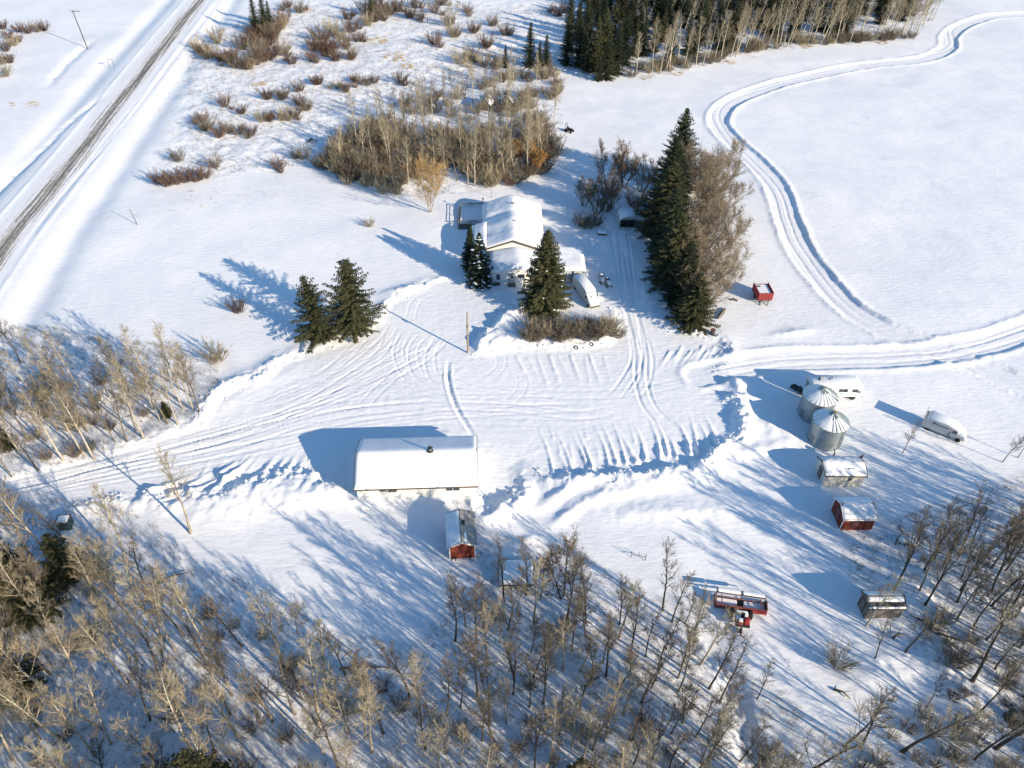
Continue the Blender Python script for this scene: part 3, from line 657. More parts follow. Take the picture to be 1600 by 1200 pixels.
# ---- grey board shed with collapsed roof strip
c, ang, L, W_ = by_px((1359,950),(1418,950),(1352,921),2.3)
gs = gable('board_shed', 'old grey board shed with a dark hole along its roof, among the trees', 'shed', c, ang, L-.3, W_-.3, 2.2, 2.9, 'grey_wood', 'grey_wood', 0, .15, 15, corner=False)
l_ = (L-.3)/2; h_ = (W_-.3)/2; s_ = .7/h_; yo = h_+.15; zo = 2.2-s_*.15
snow_slab('roof_snow', l_+.12, yo, zo+.1, 3.0, gs, thick=.15, y0=-yo*.48, y1=yo-.02, seed=16, n=(28,16), round_=.2)
snow_slab('eave_snow', l_+.12, yo, zo+.1, 3.0, gs, thick=.12, y0=-yo+.02, y1=-yo*.8, seed=17, n=(28,6), round_=.15)
b = MB()
for x0, x1 in ((-l_+.15,-.05),(.1,l_-.1)):
    y0, y1 = -yo*.79, -yo*.49; z = lambda y: 3.0-(3.0-zo-.1)*abs(y)/yo+.012
    b.hexa([(x0,y0,z(y0)-.03),(x1,y0,z(y0)-.03),(x1,y1,z(y1)-.03),(x0,y1,z(y1)-.03),(x0,y0,z(y0)),(x1,y0,z(y0)),(x1,y1,z(y1)),(x0,y1,z(y1))])
build_each(b, 'roof_opening', M['dark'], gs)
door(gs, 'l', .2, .1, .8, 1.7, l_, h_, m='grey_wood', pane=False)
# ---- house
hp = thing('house', 'white bungalow under deep rounded snow with a gabled front porch between spruces', 'house', (G(803,375,4.6)[0], G(803,375,4.6)[1], 0), R(91.5))
# local x runs back from the front gable, y to the left
ga = G(803,375,5.0)
def loc(px, py, z):
    g = G(px, py, z); t = R(91.5); dx, dy = g[0]-ga[0], g[1]-ga[1]; return (dx*math.cos(t)+dy*math.sin(t), -dx*math.sin(t)+dy*math.cos(t))
hp.location = (ga[0], ga[1], hz(ga[0], ga[1]-16)*0+.1)
yl = loc(766,388,3.0)[1]; yr = loc(838,382,3.0)[1]; xb = loc(800,306,4.6)[0]
ylw = loc(738,352,2.9)[1]; xw = loc(738,352,2.9)[0]; ydk = loc(715,350,.5)[1]; yB = loc(757,316,3.0)[1]; yRR = loc(845,350,3.0)[1]
0 and print('HOUSE', yl, yr, xb, ylw, xw, ydk, yB, yRR, loc(768,418,2.6), loc(808,409,3.4), loc(922,420,2.6), loc(885,425,2.6))
hw = (yB-yRR)/2; yc = (yB+yRR)/2
b = MB(); b.prism([(yRR,-.6),(yB,-.6),(yB,2.7),(yc,4.55),(yRR,2.7)], 0.3, xb-.3); b.prism([(yB-.3,-.6),(ylw-.25,-.6),(ylw-.25,2.65),(yB-.3,2.95)], .35, xw-.2); b.build('wall', M['white_wall'], hp)
def house_roof(GX, GY):
    main = 4.85-(4.85-2.75)*np.sqrt((GY-yc)**2+.5)/(hw+.4)
    wing = 3.35-.09*(GY-yB)+.12*np.sin(np.clip(GX/xw,0,1)*math.pi)
    wmask = 1/(1+np.exp(np.clip((GX-xw)*4, -30, 30)))
    hi = np.where(GX < xw, np.maximum(main, np.minimum(wing, 3.9)), main)
    return hi
ro = MB(); ro.prism([(yRR-.4,2.45),(yc,4.62),(yB+.4,2.45),(yB+.4,2.6),(yc,4.8),(yRR-.4,2.6)], -.1, xb)
ro.prism([(yB-.2,2.95),(ylw+.1,2.6),(ylw+.1,2.75),(yB-.2,3.1)], -.1, xw)
roo = ro.build('roof', M['dull_white'], hp)
f = MB()
f.hexa([(-.17,yRR-.4,2.40),(-.11,yRR-.4,2.40),(-.11,yc,4.57),(-.17,yc,4.57),(-.17,yRR-.4,2.72),(-.11,yRR-.4,2.72),(-.11,yc,4.92),(-.17,yc,4.92)])
f.hexa([(-.17,yc+.003,4.57),(-.11,yc+.003,4.57),(-.11,yB+.4,2.40),(-.17,yB+.4,2.40),(-.17,yc+.003,4.92),(-.11,yc+.003,4.92),(-.11,yB+.4,2.72),(-.17,yB+.4,2.72)])
build_each(f, 'bargeboard', M['brown'], roo)
snow_slab('roof_snow', 0, 0, 0, 0, hp, thick=.42, x0=-.15, x1=xb, y0=yRR-.42, y1=yB+.42, seed=31, n=(60,40), round_=.8, amp=.10,
          roofz=lambda GX, GY: 4.85-(4.85-2.6)*np.sqrt((GY-yc)**2+.5)/(hw+.4)+.35*np.exp(-((GX-xb*.42)/1.6)**2)*np.clip(1-np.abs(GY-yc)/hw,0,1)-.25*np.exp(-((GX-xb*.62)/.9)**2))
snow_slab('wing_snow', 0, 0, 0, 0, hp, thick=.40, x0=-.15, x1=xw, y0=yB-.6, y1=ylw+.15, seed=33, n=(40,18), round_=.7, amp=.1,
          roofz=lambda GX, GY: 3.45-.32*(GY-yB)+.0*GX)
b = MB()
for (x, y) in ((xb*.75, yc-.1),(xb*.36, yc-.2)):
    b.cyl((x,y),.09,4.4,5.45,8); b.cyl((x+.45,y+.2),.07,4.4,5.35,8); b.tube([(x+.2,y-.5,5.2),(x-.1,y-.1,5.42)],.06,5)
build_each(b, 'vent_pipe', M['steel'], hp)
b = MB(); b.tube([(xb-.4,yB+.3,2.7),(xb-.4,yB+.3,4.2)],.05,6); b.box(xb-.5,xb-.3,yB+.1,yB+.5,3.9,4.1); b.build('antenna', M['steel'], hp)
# porch extension with its own gable facing the camera
pl = loc(768,419,2.5); pr = loc(868,424,2.5); px0 = loc(800,441,.3)[0]; pyl = pl[1]; pyr = pr[1]; pyc = loc(808,409,3.3)[1]
pyr = pyc-(pyl-pyc)
b = MB(); b.prism([(pyr,-.6),(pyl,-.6),(pyl,2.45),(pyc,3.25),(pyr,2.45)], px0, .25); po = b.build('porch', M['white_wall'], hp)
b = MB(); b.prism([(pyr-.3,2.32),(pyc,3.3),(pyl+.3,2.32),(pyl+.3,2.44),(pyc,3.42),(pyr-.3,2.44)], px0-.35, -.2); b.build('porch_roof', M['white_paint'], po)
snow_slab('porch_snow', 0,0,0,0, po, thick=.34, x0=px0-.35, x1=-.2, y0=pyr-.3, y1=pyl+.3, seed=35, n=(26,30), round_=.6, amp=.1,
          roofz=lambda GX, GY: 3.44-(3.44-2.44)*np.sqrt((GY-pyc)**2+.2)/(pyl-pyc+.3))
# front faces -x at px0
def fwin(par, y, z, w_, h, nm='window'):
    f = MB(); t = .08
    for a,b_,c_,d in ((y-w_/2,y+w_/2,z,z+t),(y-w_/2,y+w_/2,z+h-t,z+h),(y-w_/2,y-w_/2+t,z+t,z+h-t),(y+w_/2-t,y+w_/2,z+t,z+h-t)): f.box(px0-.06,px0-.003,a,b_,c_,d)
    fo = f.build(nm, M['grey_paint'], par); MB().box(px0-.03,px0-.004,y-w_/2+t*.9,y+w_/2-t*.9,z+t*.9,z+h-t*.9).build('pane', M['glass'], fo); return fo
fwin(hp, pyl-1.25, .75, .75, 1.25); fwin(hp, pyc-.75, 1.15, 1.35, .85)
b = MB(); b.box(px0-.06,px0-.003,pyc+.55,pyc+1.5,.1,2.15); d = b.build('door', M['dull_white'], hp)
b = MB(); b.box(px0-.09,px0-.062,pyc+.42,pyc+.52,.1,2.25); b.box(px0-.09,px0-.062,pyc+1.53,pyc+1.63,.1,2.25); b.box(px0-.09,px0-.062,pyc+.52,pyc+1.53,2.16,2.25); b.build('door_frame', M['grey_paint'], d)
MB().box(px0-.075,px0-.063,pyc+.75,pyc+1.3,1.15,1.95).build('pane', M['glass'], d)
b = MB(); b.box(px0-1.0,px0-.1,pyc+.3,pyc+1.8,-.3,.08); b.build('step', M['grey_wood'], hp); MB().box(px0-.7,px0-.1,pyl-1.6,pyl-.5,-.3,.25).build('bench_step', M['grey_wood'], hp)
MB().box(px0-.04,px0-.003,pyc-.4,pyc-.1,2.55,2.8).build('gable_vent', M['dark'], hp)
# right hand wing (carport) with a low roof
gl = loc(922,424,2.4); x1w = loc(860,392,2.6)[0]
ygr = gl[1]+1.1; xg = gl[0]
b = MB(); b.prism([(ygr,-.6),(pyr-.3,-.6),(pyr-.3,2.5),(ygr,2.25)], xg, .9); go = b.build('garage', M['dull_white'], hp)
snow_slab('garage_snow', 0,0,0,0, go, thick=.36, x0=xg-.3, x1=1.2, y0=ygr-.35, y1=pyr+.2, seed=37, n=(26,26), round_=.6, amp=.1,
          roofz=lambda GX, GY: 2.55+.30*(GY-ygr)/(pyr-ygr)+.35*np.exp(-((GX-.2)/1.2)**2)*0)
b = MB(); b.box(xg-.06,xg-.003,ygr+.5,ygr+2.9,0,2.0); b.build('garage_door', M['grey_paint'], go)
b = MB(); b.box(xg-.3,xg-.1,ygr-.25,ygr-.1,-.4,2.4); b.box(xg-.3,xg-.1,ygr+1.9,ygr+2.05,-.4,2.4); build_each(b, 'post', M['grey_wood'], go)
# deck at the back left
d0 = loc(716,349,.6); d1 = loc(757,349,.6); d2 = loc(718,323,.6)
xa, xz = d0[0]-.2, d2[0]+.3; ya, yz = d1[1]+.1, d0[1]
b = MB(); b.box(xa,xz,ya,yz,.15,.32); dk = b.build('deck', M['grey_wood'], hp)
MB().box(xa+.35,xz-.35,ya+.2,yz-.3,.322,.52,.12).build('deck_snow', M['snow'], dk)
b = MB()
for zr in (.75,1.1): 
    b.box(xa,xa+.08,ya,yz,zr,zr+.1); b.box(xz-.08,xz,ya,yz,zr,zr+.1); b.box(xa+.082,xz-.082,yz-.08,yz,zr+.002,zr+.098)
b.box(xa-.05,xa+.14,ya+1.2,yz+.05,1.21,1.28); b.box(xz-.14,xz+.05,ya,yz,1.21,1.28)
build_each(b, 'railing', M['grey_wood'], dk)
for x in (xa+.04, (xa+xz)/2, xz-.04):
    for y in (yz-.04, (ya+yz)/2):
        if x == (xa+xz)/2 and y != yz-.04: continue
        MB().box(x-.06,x+.06,y-.06,y+.06,-.5,1.2).build('railing_post', M['grey_wood'], dk)
b = MB(); b.box(xa-1.0,xa-.03,ya+1.4,yz,-.3,.0); b.box(xa-.6,xa-.03,ya+1.4,yz,.003,.14); build_each(b, 'deck_step', M['grey_wood'], dk)
# ---- small barrel roofed shed
p = on(981,358); wS = G(994,358)[0]-G(968,358)[0]; a = thing('barrel_shed', 'small barrel roofed shed with open dark framed front beside the tall spruces', 'shed', p, R(2))
w2 = wS/2; dp = 4.2; N = 12; prof = [(w2*math.cos(math.pi*i/N), 1.9+.9*math.sin(math.pi*i/N)) for i in range(N+1)]
b = MB(); vs_ = [(x,y,z) for y in (.9, dp) for x, z in prof]+[(x*1.0,y,z) for y in (.9,dp) for x,z in ((-w2,-.4),(w2,-.4))]
b.add(vs_, [tuple(range(N+1))+(26,27), tuple(range(2*N+1,N,-1))+(29,28)][:0]+[(i,i+1,N+2+i,N+1+i) for i in range(N)]+[(0,N+1,29,27),(N,26,28,2*N+1)]+[(26,)+tuple(range(N,-1,-1))+(27,), (28,29)+tuple(range(N+1,2*N+2))]).build('wall', M['dull_white'], a)
b = MB(); pr2 = [((w2+.1)*math.cos(math.pi*i/N), 1.95+1.15*math.sin(math.pi*i/N)) for i in range(N+1)]; pi2 = [((w2+.02)*math.cos(math.pi*i/N), 1.93+.92*math.sin(math.pi*i/N)) for i in range(N+1)]
vs_ = [(x,y,z) for y in (.1,.5,dp-.2,dp+.1) for x,z in (pr2 if y in (.5,dp-.2) else pi2)]; n1 = N+1
b.add(vs_, [(k*n1+i,k*n1+i+1,(k+1)*n1+i+1,(k+1)*n1+i) for k in range(3) for i in range(N)]).build('roof_snow', M['snow'], a, smooth=True)
b = MB()
for x in (-w2+.06, -.1, w2-.06): b.box(x-.06,x+.06,0,.12,-.3,1.95)
b.box(-w2,w2,.0,.12,1.953,2.08); build_each(b, 'front_frame', M['brown'], a)
MB().box(-w2+.2,w2-.2,.86,.895,-.2,1.7).build('doorway', M['dark'], a)
# ---- two little dark gables in the grove
for i, (px, py, lab) in enumerate(((760,168,'small snow roofed hut at the back of the grove, left of the pair'),(792,166,'small snow roofed hut at the back of the grove, right of the pair'))):
    p = on(px, py); g = gable('hut', lab, 'hut', p, R(80+i*14), 4.5, 3.6, 1.3, 3.3, 'grey_wood', 'grey_wood', .09, .2, 40+i, corner=False, snow_args=dict(n=(20,14), amp=.3), group='huts in the grove')
    door(g, 'l', 0, 0, 1.0, 1.6, 2.25, 1.8, m='brown', pane=False)
# low snow covered shed among trees
p = on(806,902); g = gable('low_shed', 'low pale shed buried in snow among the aspens below the red wheeled shed', 'shed', p, R(2), 4.0, 3.4, 1.0, 1.25, 'cream', 'old_metal', .35, .15, 44, corner=False, snow_args=dict(n=(20,14)))
# ================================================================== vehicles and machinery
def frame(px_rear, px_front, name, label, cat, group=None, up=0.):
    a = on(*px_rear); b = on(*px_front); ang = math.atan2(b[1]-a[1], b[0]-a[0])
    t = thing(name, label, cat, ((a[0]+b[0])/2, (a[1]+b[1])/2, (a[2]+b[2])/2+up), ang, group)
    return t, math.hypot(b[0]-a[0], b[1]-a[1])
def sect(b, secs):
    """loft of (x, [(y,z)...]) sections"""
    n = len(secs[0][1]); base = len(b.v)
    for x, pr in secs: b.v += [(x, y, z) for y, z in pr]
    for i in range(len(secs)-1):
        for k in range(n): j = (k+1)%n; b.f.append((base+i*n+k, base+i*n+j, base+(i+1)*n+j, base+(i+1)*n+k))
    b.f.append(tuple(base+k for k in range(n-1,-1,-1))); b.f.append(tuple(base+(len(secs)-1)*n+k for k in range(n)))
def rsec(w_, z0, z1, r=.15, top=None):
    t = w_ if top is None else top
    return [(-w_,z0+r),(-w_+r,z0),(w_-r,z0),(w_,z0+r),(t,z1-r),(t-r,z1),(-t+r,z1),(-t,z1-r)]
# white van, nose to the hedge
p0 = on(900,452); p1 = on(929,484)
t, L = frame((902,446), (929,482), 'van', 'white high roofed van buried in snow between the big spruce and the snowmobiles', 'van')
L = max(L, 6.0); l = L/2
b = MB(); sect(b, [(-l,rsec(1.05,.35,2.35)),(l-2.2,rsec(1.05,.35,2.4)),(l-1.9,rsec(1.04,.35,2.25)),(l-1.25,rsec(1.02,.35,1.35)),(l-.25,rsec(.98,.35,1.15)),(l,rsec(.92,.4,.95))]); b.build('body', M['dull_white'], t)
b = MB(); sect(b, [(-l+.05,rsec(.98,2.36,2.42,.02,.85)),(-l+.3,rsec(1.02,2.36,2.66,.1)),(l-2.5,rsec(1.02,2.38,2.70,.1)),(l-2.25,rsec(.98,2.38,2.5,.04,.85))]); b.build('roof_snow', M['snow'], t, True)
b = MB(); sect(b, [(l-2.1,rsec(.9,1.5,2.3,.1,.8)),(l-1.45,rsec(.98,1.3,1.75,.1)),(l-1.1,rsec(.95,1.1,1.5,.1)),(l-.1,rsec(.9,.9,1.15,.1))]); b.build('hood_snow', M['snow'], t, True)
b = MB()
for s in (-1,1): b.hexa([(l-1.95,s*1.045,1.45),(l-1.2,s*1.03,1.35),(l-1.2,s*1.05,1.35),(l-1.95,s*1.065,1.45),(l-1.95,s*1.045,2.05),(l-1.55,s*1.03,2.05),(l-1.55,s*1.05,2.05),(l-1.95,s*1.065,2.05)])
build_each(b, 'side_window', M['glass'], t)
for s in (-1,1):
    for x in (-l+1.1, l-.9): MB().wheel((x,s*.92,.33),.36,.26,'y',18).build('wheel', M['black'], t)
b = MB(); b.box(l+.0,l+.14,-.95,.95,.38,.58); b.build('bumper', M['brown'], t)
b = MB(); b.box(l-1.5,l-1.3,-.25,-.05,1.7,1.82); b.build('wiper', M['black'], t)
for s in (-1,1): b = MB(); b.box(l-1.9,l-1.75,s*1.08 if s>0 else -1.28,1.28 if s>0 else -1.08,1.5,1.75); b.build('mirror', M['black'], t)
# white box van with raised rear flap
t, L = frame((1446,664), (1500,686), 'box_van', 'grey white box van parked alone on the open snow, right of the grain bins', 'van')
L = 6.1; l = L/2
b = MB(); sect(b, [(-l,rsec(1.1,.35,2.05,.1)),(l-2.25,rsec(1.1,.35,2.1,.1))]); b.build('cargo_box', M['dull_white'], t)
b = MB(); sect(b, [(l-2.22,rsec(1.0,.35,1.95,.12)),(l-1.5,rsec(1.0,.35,1.9,.12)),(l-1.0,rsec(1.0,.35,1.2,.12)),(l-.15,rsec(.95,.35,1.05,.1)),(l,rsec(.9,.4,.9,.1))]); b.build('cab', M['dull_white'], t)
b = MB(); sect(b, [(-l+.35,rsec(1.05,2.06,2.15,.02,.9)),(-l+.7,rsec(1.08,2.06,2.35,.08)),(l-2.5,rsec(1.05,2.1,2.35,.08)),(l-2.0,rsec(.95,1.9,2.15,.05)),(l-1.4,rsec(.95,1.8,2.05,.05)),(l-1.0,rsec(.92,1.15,1.5,.05)),(l-.1,rsec(.9,1.0,1.15,.05))]); b.build('roof_snow', M['snow'], t, True)
b = MB(); b.hexa([(-l-.02,-1.1,2.0),(-l+.05,-1.1,2.0),(-l+.05,1.1,2.0),(-l-.02,1.1,2.0),(-l-.12,-1.1,2.75),(-l-.05,-1.1,2.75),(-l-.05,1.1,2.75),(-l-.12,1.1,2.75)]).build('rear_flap', M['grey_paint'], t)
b = MB()
for s in (-1,1):
    b.box(l-1.95,l-1.3,min(s*1.0,s*1.02),max(s*1.0,s*1.02),1.2,1.75)
build_each(b, 'side_window', M['glass'], t)
b = MB(); b.hexa([(l-1.03,-.85,1.24),(l-.98,-.85,1.24),(l-.98,.85,1.24),(l-1.03,.85,1.24),(l-1.46,-.85,1.82),(l-1.41,-.85,1.86),(l-1.41,.85,1.86),(l-1.46,.85,1.82)]).build('windscreen', M['glass'], t)
b = MB(); b.box(-l+1.3,l-2.6,-1.16,-1.105,1.72,1.80); b.box(-l+1.35,-l+1.6,-1.17,-1.105,1.82,1.95); build_each(b, 'side_rail', M['steel'], t)
b = MB(); b.box(l-2.3,l-2.2,-1.13,-1.02,.35,1.3); b.build('cab_gap', M['black'], t)
for s in (-1,1):
    for x in (-l+1.0, l-.85): MB().wheel((x,s*.95,.33),.37,.24,'y',18).build('wheel', M['black'], t)
# motorhome behind the bins
t, L = frame((1262,616), (1338,617), 'motorhome', 'long white motorhome with teal stripes parked behind the grain bins', 'motorhome')
L = 8.6; l = L/2
b = MB(); sect(b, [(-l,rsec(1.2,.45,2.9,.2)),(l-1.0,rsec(1.2,.45,2.9,.2)),(l-.3,rsec(1.18,.45,2.2,.2)),(l,rsec(1.1,.5,1.4,.2))]); b.build('body', M['white_paint'], t)
b = MB(); sect(b, [(-l+.05,rsec(1.1,2.91,2.95,.01,.9)),(-l+.4,rsec(1.15,2.91,3.14,.08)),(l-1.3,rsec(1.15,2.91,3.14,.08)),(l-.9,rsec(1.1,2.8,3.0,.08)),(l-.25,rsec(1.0,2.0,2.35,.08))]); b.build('roof_snow', M['snow'], t, True)
b = MB()
for x, wd in ((l-2.0,.9),(l-3.2,.5),(0.2,1.2),(-2.2,1.0)): b.box(x,x+wd,-1.225,-1.203,1.6,2.2)
build_each(b, 'side_window', M['glass'], t)
b = MB(); b.box(-l+.3,l-3.4,-1.222,-1.203,1.30,1.42); b.box(-l+.3,l-4.4,-1.222,-1.203,1.06,1.2); b.box(-l+1,l-5.2,-1.222,-1.203,2.35,2.45); build_each(b, 'stripe', M['teal'], t)
b = MB()
for i in range(7): b.hexa([(-l-.02,-1.0+i*.28,.9),(-l-.003,-1.0+i*.28,.9),(-l-.003,-.9+i*.28,.9),(-l-.02,-.9+i*.28,.9),(-l-.02,-.85+i*.28,2.5),(-l-.003,-.85+i*.28,2.5),(-l-.003,-.72+i*.28,2.5),(-l-.02,-.72+i*.28,2.5)])
build_each(b, 'rear_graphic', M['green'], t)
b = MB(); b.box(-l+1.6,-l+2.4,.1,.7,3.0,3.35,.06); b.build('roof_unit', M['grey_paint'], t)
b = MB(); b.box(-l+1.3,-l+1.5,-.3,.0,3.0,3.4); b.box(-l+3.0,-l+3.2,-.1,.1,3.0,3.28); b.box(-l+3.5,-l+3.6,.3,.5,3.0,3.3); build_each(b, 'roof_vent', M['steel'], t)
for s in (-1,1):
    for x in (-l+2.3, l-1.5): MB().wheel((x,s*1.05,.4),.42,.26,'y',18).build('wheel', M['black'], t)
b = MB(); b.box(l-.02,l+.12,-1.0,1.0,.42,.6); b.build('bumper', M['steel'], t)
b = MB(); b.box(l-.9,l-.8,-1.45,-1.23,1.6,1.9); b.build('mirror', M['black'], t)
# ski machines
def snowmobile(t, body='dull_white', snow=True, sc=1.0):
    b = MB(); sect(b, [(-1.25,rsec(.20*1,.22,.55,.05)),(-.9,rsec(.24,.2,.72,.06)),(-.1,rsec(.26,.2,.74,.06)),(.15,rsec(.38,.2,.85,.1)),(.7,rsec(.42,.2,.72,.12)),(1.15,rsec(.30,.24,.48,.08)),(1.3,rsec(.15,.28,.4,.04))]); b.build('body', M[body], t, True)
    MB().box(-1.0,-.1,-.2,.2,.74,.9,.07).build('seat', M['black'], t)
    b = MB(); b.hexa([(.2,-.28,.82),(.55,-.28,.74),(.55,.28,.74),(.2,.28,.82),(.12,-.22,1.1),(.2,-.22,1.1),(.2,.22,1.1),(.12,.22,1.1)]).build('windshield', M['glass'], t)
    b = MB(); b.tube([(-.0,-.38,.98),(.05,0,1.0),(-.0,.38,.98)],.03,6); b.build('handlebar', M['steel'], t)
    for s in (-1,1):
        b = MB(); b.tube([(.35,s*.48,.06),(1.2,s*.48,.05),(1.45,s*.48,.18)],[.07,.07,.05],6); sk = b.build('ski', M['black'], t)
        MB().tube([(.8,s*.3,.35),(.85,s*.48,.1)],.035,5).build('strut', M['steel'], sk)
    MB().box(-1.35,.1,-.19,.19,.02,.24,.05).build('track', M['black'], t)
    if snow:
        b = MB(); sect(b, [(-1.1,rsec(.18,.9,.93,.01)),(-.6,rsec(.2,.9,1.0,.03)),(-.15,rsec(.2,.9,.97,.03))]); b.build('seat_snow', M['snow'], t, True)
        b = MB(); sect(b, [(.3,rsec(.25,.76,.92,.04)),(.8,rsec(.3,.68,.86,.05)),(1.15,rsec(.2,.44,.58,.04))]); b.build('hood_snow', M['snow'], t, True)
for i, (px, py, a, lab) in enumerate(((940,438,-78,'left snowmobile of the pair beside the white van'),(949,443,-75,'right snowmobile of the pair beside the white van'))):
    p = on(px, py); t = thing('snowmobile', lab, 'snowmobile', p, R(a), 'snowmobiles by the van'); t.scale = (1.15,1.15,1.15); snowmobile(t, 'grey_paint' if i else 'dull_white')
p = on(1246,611); t = thing('snowmobile', 'dark snowmobile in the shade at the tail of the motorhome', 'snowmobile', p, R(-50)); snowmobile(t, 'steel', False)
p = on(889,206); t = thing('compact_tractor', 'tiny black garden tractor standing alone in the clearing behind the house', 'tractor', p, R(-35))
b = MB(); b.box(-.1,1.1,-.35,.35,.45,1.0,.12); b.build('hood', M['black'], t); b = MB(); b.box(-.9,-.1,-.55,.55,.5,.75,.08); b.build('fender', M['black'], t)
MB().box(-.7,-.25,-.25,.25,.76,1.35,.1).build('seat', M['steel'], t)
b = MB(); b.box(-1.0,-.9,-.5,-.42,.75,1.9); b.box(-1.0,-.9,.42,.5,.75,1.9); b.box(-1.0,-.9,-.5,.5,1.903,1.98); build_each(b, 'roll_bar', M['steel'], t)
for x, r in ((-.6,.5),(.85,.32)):
    for s in (-1,1): MB().wheel((x,s*.62,r-.05),r,.28,'y',18).build('wheel', M['black'], t)
# red box trailer
t, L = frame((1184,450), (1197,477), 'box_trailer', 'bright red open box trailer filled with snow right of the big bare maples', 'trailer')
a = on(1180,472); b_ = on(1205,475); wd = 2.5; t.rotation_euler[2] = R(-90)+.06
q = on(1192,474); t.location = (q[0]+.1, q[1]+1.8, q[2]); l = 1.75; w2 = 1.3
b = MB(); b.box(-l,l,-w2,w2,.55,.75); b.build('floor', M['steel'], t)
b = MB(); b.box(l+.003,l+.09,-w2,w2,.75,2.2)
fp = b.build('front_panel', M['red_paint'], t)
b = MB()
for y in (-.65,0,.65): b.box(l+.093,l+.14,y-.05,y+.05,.75,2.2)
for z in (1.1,1.6,2.05): b.box(l+.093,l+.13,-w2,-.72,z,z+.08); b.box(l+.093,l+.13,-.58,-.07,z,z+.08); b.box(l+.093,l+.13,.07,.58,z,z+.08); b.box(l+.093,l+.13,.72,w2,z,z+.08)
build_each(b, 'panel_rib', M['rust_red'], fp)
for s in (-1,1): MB().box(-l,l,min(s*w2,s*(w2+.1)),max(s*w2,s*(w2+.1)),.75,2.25).build('side_panel', M['red_paint'], t)
MB().box(-l-.1,-l-.003,-w2,w2,.75,1.9).build('tailgate', M['red_paint'], t)
MB().box(-l+.03,l-.03,-w2+.03,w2-.03,.76,1.95,.2).build('snow_load', M['snow'], t)
MB().box(-.9,-.7,-w2+.3,-w2+.9,1.96,2.15).build('tank_lid', M['steel'], t)
for s in (-1,1): MB().wheel((-.3,s*(w2-.1),.35),.42,.24,'y',18).build('wheel', M['black'], t)
b = MB(); b.tube([(l,-.75,.6),(l+1.5,0,.5)],.07,5); b.tube([(l,.75,.6),(l+1.5,0,.5)],.07,5); b.tube([(l+.4,-.55,.58),(l+.4,.55,.58)],.06,5); build_each(b, 'hitch_bar', M['steel'], t)
# swather
p = on(1156,955); t = thing('swather', 'red swather with a wide reel header and snow on it at the clearing edge', 'swather', p, R(-9))
hwid = 3.35; t.scale = (.88,.92,.95)
b = MB(); b.prism([(-.1,.15),(1.7,.05),(1.75,.15),(.2,.35),(-.05,1.1),(-.15,1.1)], -hwid, hwid); hd = b.build('header', M['rust_red'], t)
b = MB(); b.box(-hwid+.1,-.45,.25,1.35,.28,.50,.1); b.box(.45,hwid-.1,.25,1.35,.28,.50,.1); build_each(b, 'header_snow', M['snow'], hd)
MB().box(-.4,.4,.2,1.3,.3,.36).build('centre_opening', M['dark'], hd)
for s in (-1,1):
    b = MB(); b.prism([(-.2,.1),(1.9,.0),(2.0,.3),(1.2,1.35),(.0,1.15)], min(s*hwid,s*(hwid+.1)), max(s*hwid,s*(hwid+.1))); b.build('end_shield', M['rust_red'], hd)
reel = MB().tube([(-hwid+.05,1.55,1.25),(hwid-.05,1.55,1.25)],.07,8).build('reel', M['rust_red'], t)
for q in range(6):
    a = 2*math.pi*q/6+.3; y = 1.55+.55*math.cos(a); z = 1.25+.55*math.sin(a)
    MB().tube([(-hwid+.05,y,z),(hwid-.05,y,z)],.055,5).build('reel_bar', M['rust_red'] if q%2 else M['grey_paint'], reel)
for x in (-hwid+.1, 0, hwid-.1):
    for q in range(6):
        a = 2*math.pi*q/6+.3; MB().tube([(x,1.55,1.25),(x,1.55+.55*math.cos(a),1.25+.55*math.sin(a))],.035,4).build('reel_arm', M['rust_red'], reel)
b = MB(); b.prism([(1.55+.35*math.cos(x_),1.82+.18*math.sin(x_)) for x_ in np.linspace(0,math.pi,6)], -hwid+.2, -.2); b.prism([(1.55+.3*math.cos(x_),1.82+.14*math.sin(x_)) for x_ in np.linspace(0,math.pi,6)], .2, hwid-.3); build_each(b, 'reel_snow', M['snow'], t)
for s in (-1,1): MB().tube([(s*2.6,-.05,1.1),(s*2.6,1.5,1.35)],.07,5).build('lift_arm', M['rust_red'], t)
b = MB(); b.box(hwid-2.2,hwid,-.35,-.16,.45,.85); b.build('rear_beam', M['red_paint'], t)
b = MB(); b.box(-.95,.95,-2.9,-.5,.75,.95); bd = b.build('chassis', M['steel'], t)
MB().box(-.85,.75,-2.2,-.7,.96,1.35,.15).build('platform_snow', M['snow'], t)
MB().box(.15,.85,-2.6,-1.9,.96,1.75,.1).build('engine_cover', M['red_paint'], t); MB().box(-.7,.0,-2.8,-2.1,.96,1.55,.1).build('fuel_tank', M['rust_red'], t)
MB().box(-.62,-.1,-2.7,-2.2,1.56,1.68,.06).build('tank_snow', M['snow'], t)
MB().box(-.25,.2,-1.9,-1.5,1.36,2.0,.08).build('seat', M['black'], t); MB().torus((.0,-1.1,1.9),.2,.03,16,5,(0,.5,1)).build('steering_wheel', M['black'], t)
MB().tube([(0,-.9,1.0),(0,-1.1,1.9)],.04,6).build('steering_column', M['steel'], t); MB().tube([(.5,-2.2,1.7),(.5,-2.2,2.5)],.06,6).build('exhaust', M['steel'], t)
for s in (-1,1):
    wo = MB().wheel((s*1.25,-.75,.55),.62,.4,'x',20).build('wheel', M['black'], t); MB().wheel((s*1.25,-.75,.55),.28,.44,'x',12).build('rim', M['dull_white'], wo)
MB().wheel((-.1,-3.15,.35),.4,.24,'x',16).build('caster_wheel', M['black'], t); MB().tube([(-.1,-2.9,.9),(-.1,-3.15,.7),(-.25,-3.15,.35)],.06,5).build('caster_fork', M['steel'], t)
